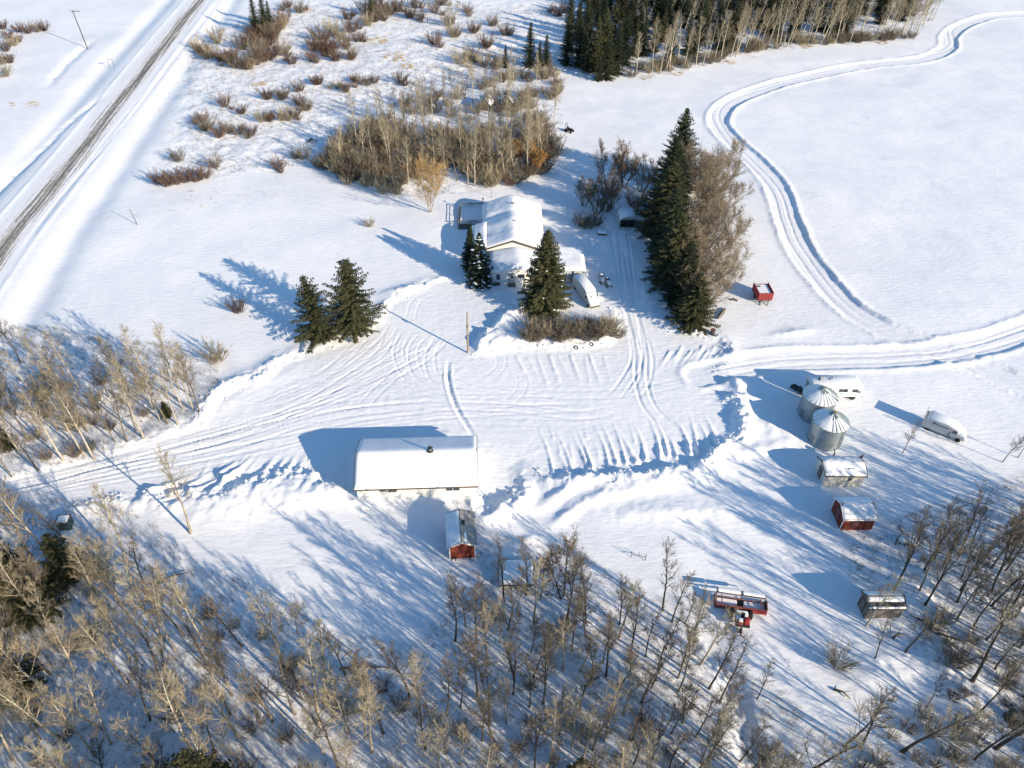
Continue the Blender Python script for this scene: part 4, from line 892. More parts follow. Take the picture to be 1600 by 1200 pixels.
b = MB(); b.tube([(-.35,-3.0,.4),(-.05,-3.8,.25)],.08,6); b.tube([(-.4,-3.7,.25),(.25,-3.9,.2)],.06,5); build_each(b, 'tow_bar', M['rust_red'], t)
# snow covered junk
def tagb(b, name, m, px, py, label, cat, up=0., rz=0, group=None, smooth=False):
    p = on(px, py, up); o = b.build(name, M[m], smooth=smooth); o.location = p; o.rotation_euler = (0,0,rz); return tag(o, label, cat, group)
p = on(941,366); t = thing('woodpile', 'low snow capped firewood pile at the edge of the driveway shade', 'woodpile', p, R(-8)); b = MB(); b.box(-.9,.9,-.5,.5,-.1,.45,.05); b.build('logs', M['brown'], t); MB().box(-.95,.95,-.55,.55,.45,.8,.2).build('snow', M['snow'], t)
p = on(1113,522); t = thing('barrel', 'rusty brown burn barrel on the snow below the maples', 'barrel', p); b = MB(); b.cyl((0,0),.42,-.2,.95,20); b.build('drum', M['brown'], t); MB().torus((0,0,.95),.40,.04,20,6).build('rim', M['steel'], t); MB().cyl((0,0),.36,.953,.98,16).build('ash', M['rust_red'], t)
p = on(1119,525); t = thing('plastic_tub', 'small grey tub half buried beside the burn barrel', 'tub', p); MB().torus((0,0,.2),.3,.07,16,6).build('rim', M['grey_paint'], t); MB().cyl((0,0),.26,-.1,.12,14).build('bottom', M['grey_paint'], t)
p = on(1127,491); t = thing('canoe', 'upturned green grey canoe lying in the snow below the maples', 'canoe', p, R(58)); b = MB()
sect(b, [(-2.1,rsec(.04,.15,.3,.01)),(-1.5,rsec(.30,-.05,.35,.08,.12)),(-.6,rsec(.42,-.05,.42,.1,.2)),(.6,rsec(.42,-.05,.42,.1,.2)),(1.5,rsec(.30,-.05,.35,.08,.12)),(2.1,rsec(.04,.15,.3,.01))]); b.build('hull', M['grey_wood'], t, True); MB().tube([(-2.0,0,.3),(0,0,.46),(2.0,0,.3)],.03,5).build('keel', M['steel'], t)
tagb(MB().blob((0,0,.15),(.45,.35,.4),3), 'boulder', 'bark_dark', 1133,441, 'dark rounded boulder poking out of snow between two scrap pieces by the maples', 'boulder')
p = on(1139,416); t = thing('cultivator', 'old olive cultivator scrap with curved tines in the snow near the maples', 'farm implement', p, R(-30))
MB().tube([(-1.0,0,.6),(1.0,0,.6)],.09,6).build('frame', M['green'], t)
for i in range(4): x = -.8+i*.5; MB().tube([(x,0,.6),(x,-.35,.85),(x,-.55,.4),(x,-.3,.0)],.05,5).build('tine', M['steel'], t)
MB().box(-.6,.3,-.2,.25,.66,.9,.08).build('snow', M['snow'], t)
tagb(MB().tube([(-.7,.2,.0),(-.2,.1,.35),(.6,-.2,.1)],[.12,.16,.1],7), 'log', 'bark_dark', 1147,470, 'short dark log lying left of the red trailer', 'log')
for i, (px, py, lab) in enumerate(((900,543,'car tyre leaning in the snow just below the hedge'),(924,537,'half buried tyre at the hedge foot, right of the leaning tyre'))):
    p = on(px, py, .1 if i == 0 else -.05); tagb(MB().torus((0,0,.1),.30,.11,20,8,(.1,-.5,1)), 'tyre', 'black', px, py, lab, 'tyre', -.10, group='tyres along the hedge')
# box of dark scrap under the trees by the sheds
p = on(1418,850); t = thing('scrap_heap', 'heap of dark scrap under snow among trees right of the red granary', 'scrap heap', p, R(-12))
for i in range(6): MB().tube([(-1.6+i*.55,-.5+.2*(i%2),.0),(-1.5+i*.55,-.1,.75),(-1.2+i*.6,.5,.3)],.09,5).build('scrap_piece', M['steel'] if i%2 else M['brown'], t)
MB().box(-1.3,1.2,-.4,.4,.5,.95,.25).build('snow', M['snow'], t)
# metal gate frame
p = on(997,873); t = thing('gate_frame', 'thin rusty metal frame standing alone in the snow above the aspens', 'gate frame', p, R(-15)); b = MB()
b.tube([(-.9,0,-.2),(-.9,0,1.15)],.045,6); b.tube([(.9,0,-.2),(.9,0,1.25)],.045,6); b.tube([(-.9,0,.55),(.9,0,.7)],.04,6); b.tube([(0,0,.62),(.0,0,1.2)],.04,6); build_each(b, 'bar', M['brown'], t)
# posts
def post(name, px, py, h, r, label, cat, arm=0, m='pole', rz=0, lean=(0,0)):
    p = on(px, py); t = thing(name, label, cat, p, rz)
    MB().tube([(0,0,-.5),(lean[0]*.5,lean[1]*.5,h/2),(lean[0],lean[1],h)],[r,r*.9,r*.75],9).build('shaft', M[m], t)
    if arm: MB().box(-arm,arm,-.06,.06,h-.45,h-.30).build('crossarm', M[m], t)
    return t
t = post('utility_pole', 731,551, 8.2, .17, 'weathered utility pole standing in the ploughed yard in front of the hedge', 'utility pole', lean=(.1,0))
MB().box(-.1,.1,-.35,-.17,5.4,5.9).build('junction_box', M['steel'], t)
t = post('utility_pole', 137,76, 11.5, .16, 'leaning utility pole with crossarm in the field left of the road', 'utility pole', 1.3, 'bark_dark', .2, (-.9,.3))
for x in (-1.1,-.5,.5,1.1): MB().cyl((x-.9,.3),.06,11.2,11.4,8).build('insulator', M['glass'], t)
t = post('marker_post', 215,351, 3.4, .07, 'thin dark marker post leaning in the open snow beside the road', 'post', 0, 'bark_dark', 0, (-.7,.2))
post('marker_post', 820,486, 1.6, .07, 'short yellow post at the left foot of the big spruce', 'post', 0, 'yellow')
post('marker_post', 768,309, 2.2, .05, 'thin grey post behind the house roof', 'post', 0, 'grey_wood')
p = on(175,106); t = thing('road_sign', 'empty two legged sign frame between the road and the utility pole', 'sign', p, R(8)); b = MB(); b.tube([(-.75,0,-.4),(-.75,0,2.6)],.05,5); b.tube([(.75,0,-.4),(.75,0,2.6)],.05,5); build_each(b, 'leg', M['steel'], t); MB().box(-.9,.9,-.06,-.02+.03,2.3,2.62).build('board', M['grey_paint'], t)
p = on(104,822); t = thing('pump_hut', 'small dark box with a green side half hidden by bare trees left of driveway', 'hut', p, R(10)); t.scale = (.75,.75,.8); MB().box(-1.0,1.0,-.9,.9,-.3,1.6).build('wall', M['green'], t); MB().box(-1.15,1.15,-1.05,1.05,1.603,1.75,.04).build('lid', M['grey_wood'], t); MB().box(-.9,.9,-.8,.8,1.755,1.95,.15).build('snow', M['snow'], t)
p = on(487,222); t = thing('brush_pile', 'small pile of dark fallen branches on the snow left of the grove', 'brush pile', p)
for i in range(9): a = i*.7; MB().tube([(-1.3*math.cos(a),-1.0*math.sin(a),.05),(0,0,.7+.05*i),(1.2*math.cos(a+.3),1.0*math.sin(a+.3),.1)],[.06,.07,.04],5).build('branch', M['bark_dark'], t)
# ================================================================== trees
def rv(q, s=1.): return Vector((q.uniform(-s,s), q.uniform(-s,s), q.uniform(-s,s)))
def limb(mb, p, d, L, r, q, k=4, up=.25, wob=.18, n=4, tip=.35):
    pts = [p.copy()]; d = d.normalized()
    for i in range(k):
        d = (d+rv(q, wob)+Vector((0,0,up/k))).normalized(); p = p+d*(L/k); pts.append(p.copy())
    mb.tube(pts, [r*(1-(1-tip)*i/k) for i in range(k+1)], n, cap=False); return pts, d
def bare_tree(seed, h, r0, spread=.26, first=.35, nl=16, ns=6, ntw=5, lean=.03, up=.35, twr=.014, multi=1, limb_in_trunk=True, ang=(35,60)):
    q = random.Random(seed); T = MB(); K = MB()
    for s in range(multi):
        hh = h*(1 if s == 0 else q.uniform(.7,.95)); a0 = q.uniform(0,6.28)
        d = Vector((math.cos(a0)*lean*(1 if multi == 1 else 4), math.sin(a0)*lean*(1 if multi == 1 else 4), 1)).normalized()
        p = Vector((0,0,-.4)) if multi == 1 else Vector((math.cos(a0)*.2, math.sin(a0)*.2, -.4)); pts = [p]
        k = 8
        for i in range(k):
            d = (d+Vector((q.uniform(-.07,.07), q.uniform(-.07,.07), .03))).normalized(); p = p+d*((hh+.4)/k); pts.append(p.copy())
        rr = [r0*(1.25 if i == 0 else 1)*(1-.86*i/k) for i in range(k+1)]
        T.tube(pts, rr, 7)
        for i in range(nl):
            t = first+(1-first)*(i+q.random())/nl; f = t*k; j = min(int(f), k-1); base = pts[j].lerp(pts[j+1], f-j)
            rad = rr[j]*(1-(f-j))+rr[j+1]*(f-j); a = i*2.4+q.uniform(-.5,.5); el = R(q.uniform(*ang))+(t-first)*.4
            L = hh*spread*(1.15-.75*(t-first)/(1-first))*q.uniform(.65,1.15)
            dd = Vector((math.cos(a)*math.cos(el), math.sin(a)*math.cos(el), math.sin(el)))
            lp, ld = limb(T if (limb_in_trunk and L > hh*.12) else K, base, dd, L, min(rad*.5, .05), q, 5, up, .15, 4)
            for m in range(ns):
                t2 = .25+.75*(m+q.random())/ns; f2 = t2*5; j2 = min(int(f2),4); b2 = lp[j2].lerp(lp[j2+1], f2-j2)
                d2 = ((lp[j2+1]-lp[j2]).normalized()+rv(q,.75)+Vector((0,0,.15))).normalized(); L2 = L*q.uniform(.28,.5)
                sp2, sd = limb(K, b2, d2, L2, .019, q, 3, up*.5, .25, 3)
                for w_ in range(ntw):
                    t3 = q.uniform(.2,1); f3 = t3*3; j3 = min(int(f3),2); b3 = sp2[j3].lerp(sp2[j3+1], f3-j3)
                    d3 = ((sp2[j3+1]-sp2[j3]).normalized()+rv(q,.8)).normalized()
                    limb(K, b3, d3, L2*q.uniform(.4,.8), twr, q, 2, .1, .3, 3, .4)
    return T, K
def make_tree(name, label, cat, T, K, mt, mk, extra=None):
    t = thing(name, label, cat); a = T.build('trunk', M[mt], t, True); c = K.build('crown', M[mk], t)
    if extra: extra(t)
    return t
def leaves(K_pts, q, n, s, spread=.25):
    b = MB()
    for i in range(n):
        c = q.choice(K_pts); c = Vector(c)+rv(q, spread); a = rv(q).normalized(); e = rv(q).normalized(); z = a.cross(e)*s*.25
        b.add([c-a*s, c-e*s*.5+z, c+a*s, c+e*s*.5+z], [(0,1,2,3)])
    return b
def spruce(seed, h, rad, dens=1.0, bare=.03, snow=0., ragged=.15, power=.85):
    q = random.Random(seed); T = MB(); K = MB(); S = MB()
    T.tube([(0,0,-.4),(q.uniform(-.1,.1),0,h*.5),(q.uniform(-.1,.1),q.uniform(-.1,.1),h)], [h*.016,h*.010,.02], 7)
    z = h*bare
    while z < h-.15:
        t = (z-h*bare)/(h*(1-bare)); L0 = rad*(1-t)**power*(1 if t > .1 else .75+2.5*t)
        nb = max(4, int((6+4*(1-t))*dens)); a0 = q.uniform(0,6.28)
        for i in range(nb):
            a = a0+2*math.pi*i/nb+q.uniform(-.3,.3); L = max(.15, L0*q.uniform(1-ragged*2,1+ragged)); el = R(q.uniform(-22,-4)+35*t)
            d = Vector((math.cos(a)*math.cos(el), math.sin(a)*math.cos(el), math.sin(el))); sd = Vector((-math.sin(a), math.cos(a), 0))
            p = Vector((0,0,z)); n = max(2, int(L/.34))
            tipp = p+d*L+Vector((0,0,.10*L)); T.tube([p, p+d*L*.6, tipp], [.035*(L/rad+.3),.02,.008], 3, cap=False)
            for k in range(n):
                f = (k+.6)/n; c = p+d*(L*f)+Vector((0,0,.10*L*f*f+q.uniform(-.06,.06))); wd = (.16+.30*L*.4*(1-f*.75))*q.uniform(.8,1.25)
                for s in (-1,1):
                    e = (d*q.uniform(.35,.8)+sd*s*q.uniform(.6,1.0)+Vector((0,0,q.uniform(-.45,.0)))).normalized()*wd*1.5
                    u = e.cross(Vector((0,0,1))).normalized()*.10*q.uniform(.8,1.5)
                    K.add([c-u*.6, c+e*.5-u+Vector((0,0,-.05)), c+e, c+e*.5+u, c+u*.6], [(0,1,2,3,4)])
                    if q.random() < .55:
                        e2 = (e*.6+Vector((0,0,-.20-.1*q.random()))); K.add([c, c+e2*.6-u, c+e2, c+e2*.6+u], [(0,1,2,3)])
                e = d*wd*.8+Vector((0,0,q.uniform(-.05,.12))); u = sd*.13; K.add([c-u*.7, c+e*.6-u, c+e, c+e*.6+u, c+u*.7], [(0,1,2,3,4)])
                if snow and q.random() < snow*.25 and f > .35: S.blob((c.x,c.y,c.z+.06), (q.uniform(.15,.4),q.uniform(.15,.4),.07), q.randint(0,999), 6, 4)
        z += .34/dens*(1-.35*t)+.02
    K.tube([(0,0,h-.5),(0,0,h+.25)],[.07,.02],4)
    return T, K, S
def make_spruce(label, seed, h, rad, m='needle', snow=0., **k):
    T, K, S = spruce(seed, h, rad, snow=snow, **k); t = thing('spruce_tree', label, 'spruce tree')
    T.build('trunk', M['bark_dark'], t); nf = len(K.f); K.add(S.v, S.f) if snow else None; c = K.build('crown', M[m], t)
    if snow:                                  # snow caught on the boughs, second material of the crown
        c.data.materials.append(M['snow_bough']); c.data.polygons.foreach_set('material_index', [0]*nf+[1]*(len(c.data.polygons)-nf)); c.data.update()
    return t
def bush(seed, h, w_, n=34, tw=5, r=.018, lvl2=5):
    q = random.Random(seed); K = MB()
    for i in range(n):
        a = q.uniform(0,6.28); rr = q.random()**.6*w_/h*1.15; d = Vector((math.cos(a)*rr, math.sin(a)*rr, 1)).normalized()
        p = Vector((math.cos(a)*.35*q.random()*w_, math.sin(a)*.35*q.random()*w_, -.2)); L = h*q.uniform(.55,1.12)
        lp, ld = limb(K, p, d, L, r*1.5, q, 4, .1, .10, 3)
        for m in range(lvl2):
            f = q.uniform(1,3.9); j = int(f); b2 = lp[j].lerp(lp[j+1], f-j); d2 = ((lp[j+1]-lp[j]).normalized()+rv(q,.55)+Vector((0,0,.2))).normalized()
            sp, sd = limb(K, b2, d2, L*q.uniform(.2,.38), r, q, 2, .2, .2, 3)
            for w3 in range(tw-3): limb(K, sp[1], (sd+rv(q,.7)).normalized(), L*q.uniform(.1,.2), r*.7, q, 1, .1, .2, 3)
    return K
def pooled(o):      # prototypes are used for their first placement, then copied
    o['_n'] = 0; return o
def place(proto, x, y, label=None, group=None, sc=1., rz=None, tilt=None, sink=0., scz=None, cat=None, name=None):
    if not proto.get('_u'): o = proto; o['_u'] = 1
    else: o = copy_tree(proto)
    o.rotation_mode = 'ZXY'; o.location = (x, y, hz(x, y)-sink); z = sc if scz is None else scz
    o.scale = (sc, sc, z); tl = tilt if tilt is not None else (rnd.gauss(0,.03), rnd.gauss(0,.03))
    o.rotation_euler = (tl[0], tl[1], rnd.uniform(0,6.28) if rz is None else rz)
    if label: o['label'] = label
    if group: o['group'] = group
    if cat: o['category'] = cat
    return o
ASP = [make_tree('aspen_tree', '', 'bare tree', *bare_tree(100+i, 13.5, .17, .20, .40, 20, 9, 6, up=.40, twr=.0125, ang=(28,58)), 'bark_pale', 'twig_tan') for i in range(5)]
GRY = [make_tree('poplar_tree', '', 'bare tree', *bare_tree(200+i, 12, .14, .20, .34, 20, 9, 6, up=.40, twr=.0125, ang=(28,58)), 'bark_grey', 'twig_grey') for i in range(4)]
DRK = [make_tree('dark_poplar_tree', '', 'bare tree', *bare_tree(300+i, 13, .15, .20, .34, 18, 8, 6, lean=.06, up=.4, twr=.0125, ang=(38,66)), 'bark_dark', 'twig_grey') for i in range(4)]
BIG = [make_tree('old_poplar_tree', '', 'bare tree', *bare_tree(400+i, 13, .24, .33, .28, 14, 8, 6, twr=.018, lean=.12), 'bark_dark', 'twig_tan') for i in range(2)]
SPR = [make_tree('spreading_tree', '', 'bare tree', *bare_tree(500+i, 10.5, .20, .46, .28, 16, 9, 7, up=.3, twr=.019), 'bark_pale', 'twig_tan') for i in range(2)]
MAP = [make_tree('maple_tree', '', 'bare tree', *bare_tree(600+i, 11.5, .13, .44, .06, 18, 9, 8, lean=.15, multi=5, twr=.019, ang=(25,55)), 'bark_grey', 'twig_maple') for i in range(2)]
SHR = [None]*0
for i in range(3):
    t = thing('willow_bush', '', 'bush'); bush(700+i, 2.5, 2.1, 60, 5, r=.022).build('stems', M['twig_red'], t); SHR.append(t)
BRN = []
for i in range(3):
    t = thing('brown_bush', '', 'bush'); bush(720+i, 2.8, 2.4, 64, 5, r=.022).build('stems', M['twig_grey'], t); BRN.append(t)
GLD = []
for i in range(2):
    t = thing('tan_bush', '', 'bush'); bush(740+i, 3.0, 2.4, 56, 5, r=.022).build('stems', M['twig_tan'], t); GLD.append(t)
def inpoly(px, py, poly):
    r = False; n = len(poly)
    for i in range(n):
        x0,y0 = poly[i]; x1,y1 = poly[(i+1)%n]
        if (y0 > py) != (y1 > py) and px < (x1-x0)*(py-y0)/(y1-y0)+x0: r = not r
    return r
TAKEN = []
def free(x, y, d):
    for a, b in TAKEN:
        if (a-x)**2+(b-y)**2 < d*d: return False
    return True
def scatter(poly_px, n, dmin, seed, fn, keep=None):
    q = random.Random(seed); wp = W(poly_px); xs = [p[0] for p in wp]; ysq = [p[1] for p in wp]; c = 0; tries = 0
    while c < n and tries < n*60:
        tries += 1; x = q.uniform(min(xs), max(xs)); y = q.uniform(min(ysq), max(ysq))
        if y < 17 or not inpoly(x, y, wp) or not free(x, y, dmin) or (keep and not keep(x, y, q)): continue
        TAKEN.append((x, y)); fn(x, y, q, c); c += 1
    return c
# ---- the trees that can be told apart --------------------------------------
def tree_at(proto, px, py, label, sc=1., dx=0, **k):
    x, y, z = on(px, py); TAKEN.append((x, y)); return place(proto, x, y, label, sc=sc, **k)
S1 = make_spruce('wide ragged spruce, larger of the two standing alone left of the yard', 11, 14.3, 5.3, 'needle_olive', ragged=.38, dens=.92, power=.58, bare=.06)
x, y, z = on(556, 518); place(S1, x, y, rz=1.0, tilt=(0,0)); TAKEN.append((x,y))
S2 = make_spruce('smaller leaning spruce, left of the two standing alone left of the yard', 12, 12.8, 4.1, 'needle_olive', ragged=.40, dens=.9, power=.6, bare=.04)
x, y, z = on(503, 530); place(S2, x, y, rz=.4, tilt=(0,-.10)); TAKEN.append((x,y))
S3 = make_spruce('large dense spruce in front of the house, beside the white van', 13, 16.2, 5.2, 'needle_olive', snow=.04, ragged=.14, dens=1.15, power=.72)
x, y, z = on(851, 484); place(S3, x, y, rz=.0, tilt=(0,0)); TAKEN.append((x,y))
S4 = make_spruce('snow flecked spruce at the left corner of the house porch', 14, 11.0, 3.3, 'needle', snow=.6, ragged=.12, dens=1.1)
x, y, z = on(750, 444); place(S4, x, y, tilt=(0,0)); TAKEN.append((x,y))
S5 = make_spruce('dark narrow spruce behind the snow flecked one at the house corner', 15, 9.6, 2.2, 'needle', ragged=.12, dens=1.1)
x, y, z = on(736, 420); place(S5, x, y, tilt=(0,0)); TAKEN.append((x,y))
TALL = make_spruce('', 16, 18.5, 5.9, 'needle', ragged=.2, dens=1.05, power=.72); TALL2 = make_spruce('', 17, 14, 5.8, 'needle_olive', ragged=.22, dens=1.05, power=.70)
row = [(1070,506,10.5,'nearest'),(1052,474,13,'second'),(1040,440,14.5,'third'),(1032,404,15.5,'fourth'),(1028,370,16.5,'fifth'),(1032,336,17.5,'sixth'),(1046,296,18.8,'farthest and tallest')]
for i, (px, py, h, nm) in enumerate(row):
    x, y, z = on(px, py); pr = TALL2 if i%2 == 0 and i < 5 else TALL; s = h/(14 if pr is TALL2 else 18.5); TAKEN.append((x,y))
    x += 1.2; place(pr, x, y, '%s spruce in the tall dark row east of the driveway'%nm, 'tall spruce row beside the driveway', sc=s*(1.05 if pr is TALL2 else .98), scz=s, tilt=(0,0))
for i, (px, py, s) in enumerate(((1096,484,.95),(1104,452,1.1),(1100,420,1.2),(1108,388,1.2),(1100,356,1.2),(1106,326,1.2),(1098,296,1.15))):
    x, y, z = on(px, py); x -= .9; TAKEN.append((x,y)); place(MAP[i%2], x, y, '%s bare multi stemmed maple on the sunny side of the spruce row'%('nearest','second','third','fourth','fifth','sixth','farthest')[i], 'bare maples beside the spruce row', sc=s, tilt=(0,.10))
# leafy and spreading ones by the grove
def leafy(seed, h, name, label, mt, mk, ml, nleaf, spread=.40, s=.10, multi=2, lean=.08, **k):
    T, K = bare_tree(seed, h, .13, spread, .16, 15, 8, 7, multi=multi, lean=lean, twr=.02, **k); t = thing(name, label, 'tree'); T.build('trunk', M[mt], t, True); K.build('crown', M[mk], t)
    q = random.Random(seed); leaves([v for v in K.v if v[2] > h*.35], q, nleaf, s, .25).build('leaves', M[ml], t); return t
for (seed, px, py, h, lab, mt, mk, ml, n, sc) in ((31,672,331,11.5,'golden twigged spreading tree at the front edge of the grove by the deck','bark_pale','twig_gold','leaf_dry',500,1),
  (32,838,272,7.0,'small tree with orange leaves at the right end of the grove','bark_grey','twig_gold','leaf_orange',2600,1),
  (33,815,262,6.5,'tree with sparse orange leaves just left of the orange one','bark_grey','twig_gold','leaf_orange',1300,1),
  (34,950,300,10.5,'tree with brown leaves in its top left of the spruce row','bark_dark','twig_grey','leaf_dry',2300,1),
  (35,880,935,9.5,'dark slender tree with red brown leaves at its tip among aspens','bark_dark','twig_grey','leaf_dry',350,1)):
    t = leafy(seed, h, 'leafy_tree', lab, mt, mk, ml, n, spread=.56 if seed == 31 else .44, multi=3 if seed == 31 else 2); x, y, z = on(px, py); place(t, x, y, tilt=(0,0)); TAKEN.append((x,y))
BB = leafy(36, 8.0, 'bare_crabapple', 'dark round crowned bare tree left of the barrel shed', 'bark_dark', 'twig_grey', 'leaf_dry', 30, .50, multi=4, lean=.12)
tree_at(BB, 932, 335, 'dark round crowned bare tree left of the barrel shed', 1.0)
for px, py, s, lab in ((975,292,1.1,'dark bare tree right of the brown leaved tree'),(1002,300,1.0,'dark bare tree touching the far spruces'),(912,322,.8,'small dark bare tree at the driveway bend'),(955,325,.9,'dark bare tree behind the barrel shed'),(990,335,.7,'low dark tree right behind the barrel shed')): tree_at(BB, px, py, lab, s)
for i, (px, py, s) in enumerate(((905,352,1.0),(918,356,1.1),(930,352,1.0),(945,330,.9),(1002,322,.8))): tree_at(BRN[i%3], px, py, '%s dark bush in the clump left of the barrel shed'%('first','second','third','fourth','fifth')[i], s, group='dark bushes by the barrel shed')
# hedge at the driveway
for i in range(16):
    px = 820+i*9.6; py = 528+4*math.sin(i*1.3)-(.03*(i-4)**2)
    tree_at((BRN+GLD)[i%5], px, py, 'grey brown bush in the long hedge below the van and big spruce', .78+.1*(i%3), group='bushes of the hedge')
for i in range(13): tree_at((GLD+BRN)[i%5], 826+i*11, 512+3*math.sin(i*2.1), 'grey brown bush in the long hedge below the van and big spruce', .72, group='bushes of the hedge')
# lone bushes
for px, py, s, pr, lab in ((372,487,1.15,SHR[0],'lone round red brown bush at the tip of the spruce shadows'),(577,354,.65,GLD[0],'small pale bush alone on the snow left of the deck'),(338,563,1.25,GLD[1],'fan shaped pale bush at the edge of the left wood'),
   (1310,1040,1.0,GLD[0],'tan bush beside the fallen tree in the lower right'),(280,252,1.1,BRN[0],'small grey bush above the large roadside clump'),(338,262,1.1,BRN[1],'single grey bush right of the large roadside clump')): tree_at(pr, px, py, lab, s)
for i, (px, py) in enumerate(((250,287),(263,290),(277,287),(291,284),(306,283),(319,279))): tree_at(SHR[i%3], px, py, 'red brown bush of the low clump nearest the road', 1.25, group='roadside bush clump')
marsh = [(395,52),(408,58),(420,56),(432,52),(440,45),(405,45),(395,62),(428,62),(445,35),(500,62),(508,88),(520,82),(532,60),(488,95),(575,40),(590,22),(610,22),(470,20),(450,12),(650,12),(690,8),(730,20),(309,78),(320,84),(332,90),(345,95),(358,100),(372,106),(386,108),(398,97),(412,96),(428,88),(445,84),(456,100),(405,86),(352,166),(378,178),(325,202),(345,212),(372,210),(392,212),(318,190),(410,190),(422,186),(450,188),(462,183),(470,165),(480,172),(418,155),(443,155),(468,142),(495,132),(528,138),(540,142),(565,131),(556,128),(585,130),(625,130),(525,95),(550,92),(500,76),(515,78),(538,72),(490,78),(520,52),(550,50),(585,34),(600,30),(640,28),(655,32),(590,10),(740,52),(709,58),(436,265),(475,248),(365,90),(395,72),(378,75),(545,30),(570,20),(620,15),(680,20),(700,40),(680,70),(340,65),(420,70),(560,65),(770,40),(760,75),(790,55),(870,25),(885,20),(720,100),(735,95),(755,102),(775,108)]
for i, (px, py) in enumerate(marsh):
    tree_at((BRN+GLD+SHR)[(i*5)%8], px+rnd.uniform(-13,13), py+rnd.uniform(-5,6), 'leafless willow bush scattered over the snowy marsh by the road', rnd.uniform(.4,1.1), group='willow bushes of the marsh')
    pr = SHR[i%3] if (i*7)%5 < 3 else (BRN[i%3] if i%2 else GLD[i%2]); tree_at(pr, px, py, 'leafless willow bush scattered over the snowy marsh by the road', .85+.5*rnd.random()+.45*(py<110), group='willow bushes of the marsh')
for i, (px, py) in enumerate(((5,45),(14,60),(10,80),(22,72),(4,100),(16,98),(30,50),(45,52),(60,50),(8,120),(28,66),(70,48))): tree_at((SHR+GLD)[i%5], px, py, 'grey brown bush of the clump in the top left corner', 1.2, group='top left bush clump')
# spruces far and near
SPA = make_spruce('', 21, 13, 3.1, 'needle', ragged=.18, dens=.85, power=.75); SPB = make_spruce('', 22, 13, 3.3, 'needle_olive', ragged=.22, dens=.85, power=.75)
solo = [(402,52,12,SPA,'dark spruce at the top edge between road and marsh'),(425,50,10,SPB,'second spruce right of the dark one by the road'),(414,38,11,SPA,'spruce behind the pair at the top edge by the road'),(582,26,10,SPB,'round olive spruce at the top edge above the marsh'),(790,106,7,SPA,'small dark spruce at the left foot of the forest'),(828,104,13,SPA,'separate dark spruce left of the forest edge'),(853,104,9.5,SPA,'smaller spruce right of the separate dark one'),(843,106,8,SPB,'brownish spruce between two dark ones'),
  (885,101,13,SPA,'snowy spruce at the left corner of the forest')]
for px, py, h, pr, lab in solo: tree_at(pr, px, py, lab, h/13, tilt=(0,0))
front = [(905,103,14),(918,110,15),(935,126,9),(930,112,16),(948,124,13),(942,104,17),(962,116,15),(955,95,17),(975,100,16),(890,80,13),(915,85,16)]
for i, (px, py, h) in enumerate(front): tree_at((SPA,SPB)[i%2], px, py, 'dark spruce in the dense left corner of the far forest', h/13, group='spruces of the far forest', tilt=(0,0))
FP = [(975,95),(1000,116),(1100,96),(1200,66),(1280,62),(1420,50),(1450,28),(1465,-20),(1450,-110),(880,-110),(870,70)]
def sp_(x, y, q, c): place((SPA,SPB)[c%2], x, y, 'dark spruce rising among bare trees of the far forest', 'spruces of the far forest', sc=q.uniform(.8,1.15), tilt=(0,0))
scatter([(960,98),(1010,104),(1100,86),(1200,60),(1280,56),(1400,46),(1430,20),(1440,-60),(900,-60),(880,60)], 260, 2.6, 5, sp_)
FE = [(985,112),(1000,122),(1100,102),(1200,75),(1280,70),(1430,57),(1460,32),(1466,0),(1440,20),(1410,38),(1280,52),(1200,56),(1100,82),(1000,98)]
FR = [(990,116),(1000,122),(1100,102),(1200,75),(1280,70),(1430,57),(1460,32),(1455,28),(1425,52),(1280,65),(1200,70),(1100,97),(1000,116)]
scatter(FR, 45, 1.6, 6, lambda x, y, q, c: place(ASP[c%5], x, y, 'tall bare aspen along the near edge of the far forest', 'aspens of the far forest edge', sc=q.uniform(.85,1.15), tilt=(q.gauss(0,.05), q.gauss(.08,.05))))
fv = []; ff = []; fm = []; base = [0]          # the rest of the belt reads as one mass of stems
LITE = [bare_tree(800+i, 13.5, .15, .22, .34, 11, 6, 4, up=.2, twr=.022, ang=(25,55)) for i in range(3)]
LA = [(np.array(T.v+K.v), [list(f) for f in T.f]+[[i+len(T.v) for i in f] for f in K.f], len(T.f)) for T, K in LITE]
def far_(x, y, q, c):
    v, f, nt_ = LA[c%3]; a = q.uniform(0,6.28); sc = q.uniform(.8,1.2); ln = q.gauss(.09,.05)
    X_ = (v[:,0]*math.cos(a)-v[:,1]*math.sin(a))*sc+v[:,2]*sc*ln+x; Y_ = (v[:,0]*math.sin(a)+v[:,1]*math.cos(a))*sc+y; Z_ = v[:,2]*sc+hz(x, y)
    fv.append(np.stack([X_,Y_,Z_],-1)); b0 = base[0]; ff.extend([[i+b0 for i in g] for g in f]); fm.extend([0]*nt_+[1]*(len(f)-nt_)); base[0] += len(v)
scatter([(975,112),(1000,120),(1100,100),(1200,73),(1280,68),(1430,54),(1460,28),(1466,-10),(1440,-60),(1000,-60),(975,60)], 210, 1.3, 66, far_)
me = bpy.data.meshes.new('far_forest'); me.from_pydata(np.concatenate(fv).tolist(), [], ff); me.materials.append(M['bark_pale']); me.materials.append(M['twig_grey']); me.polygons.foreach_set('material_index', fm); me.update()
o = link(bpy.data.objects.new('far_forest', me)); tag(o, 'mass of bare stems deep in the far forest belt', 'forest', kind='stuff')
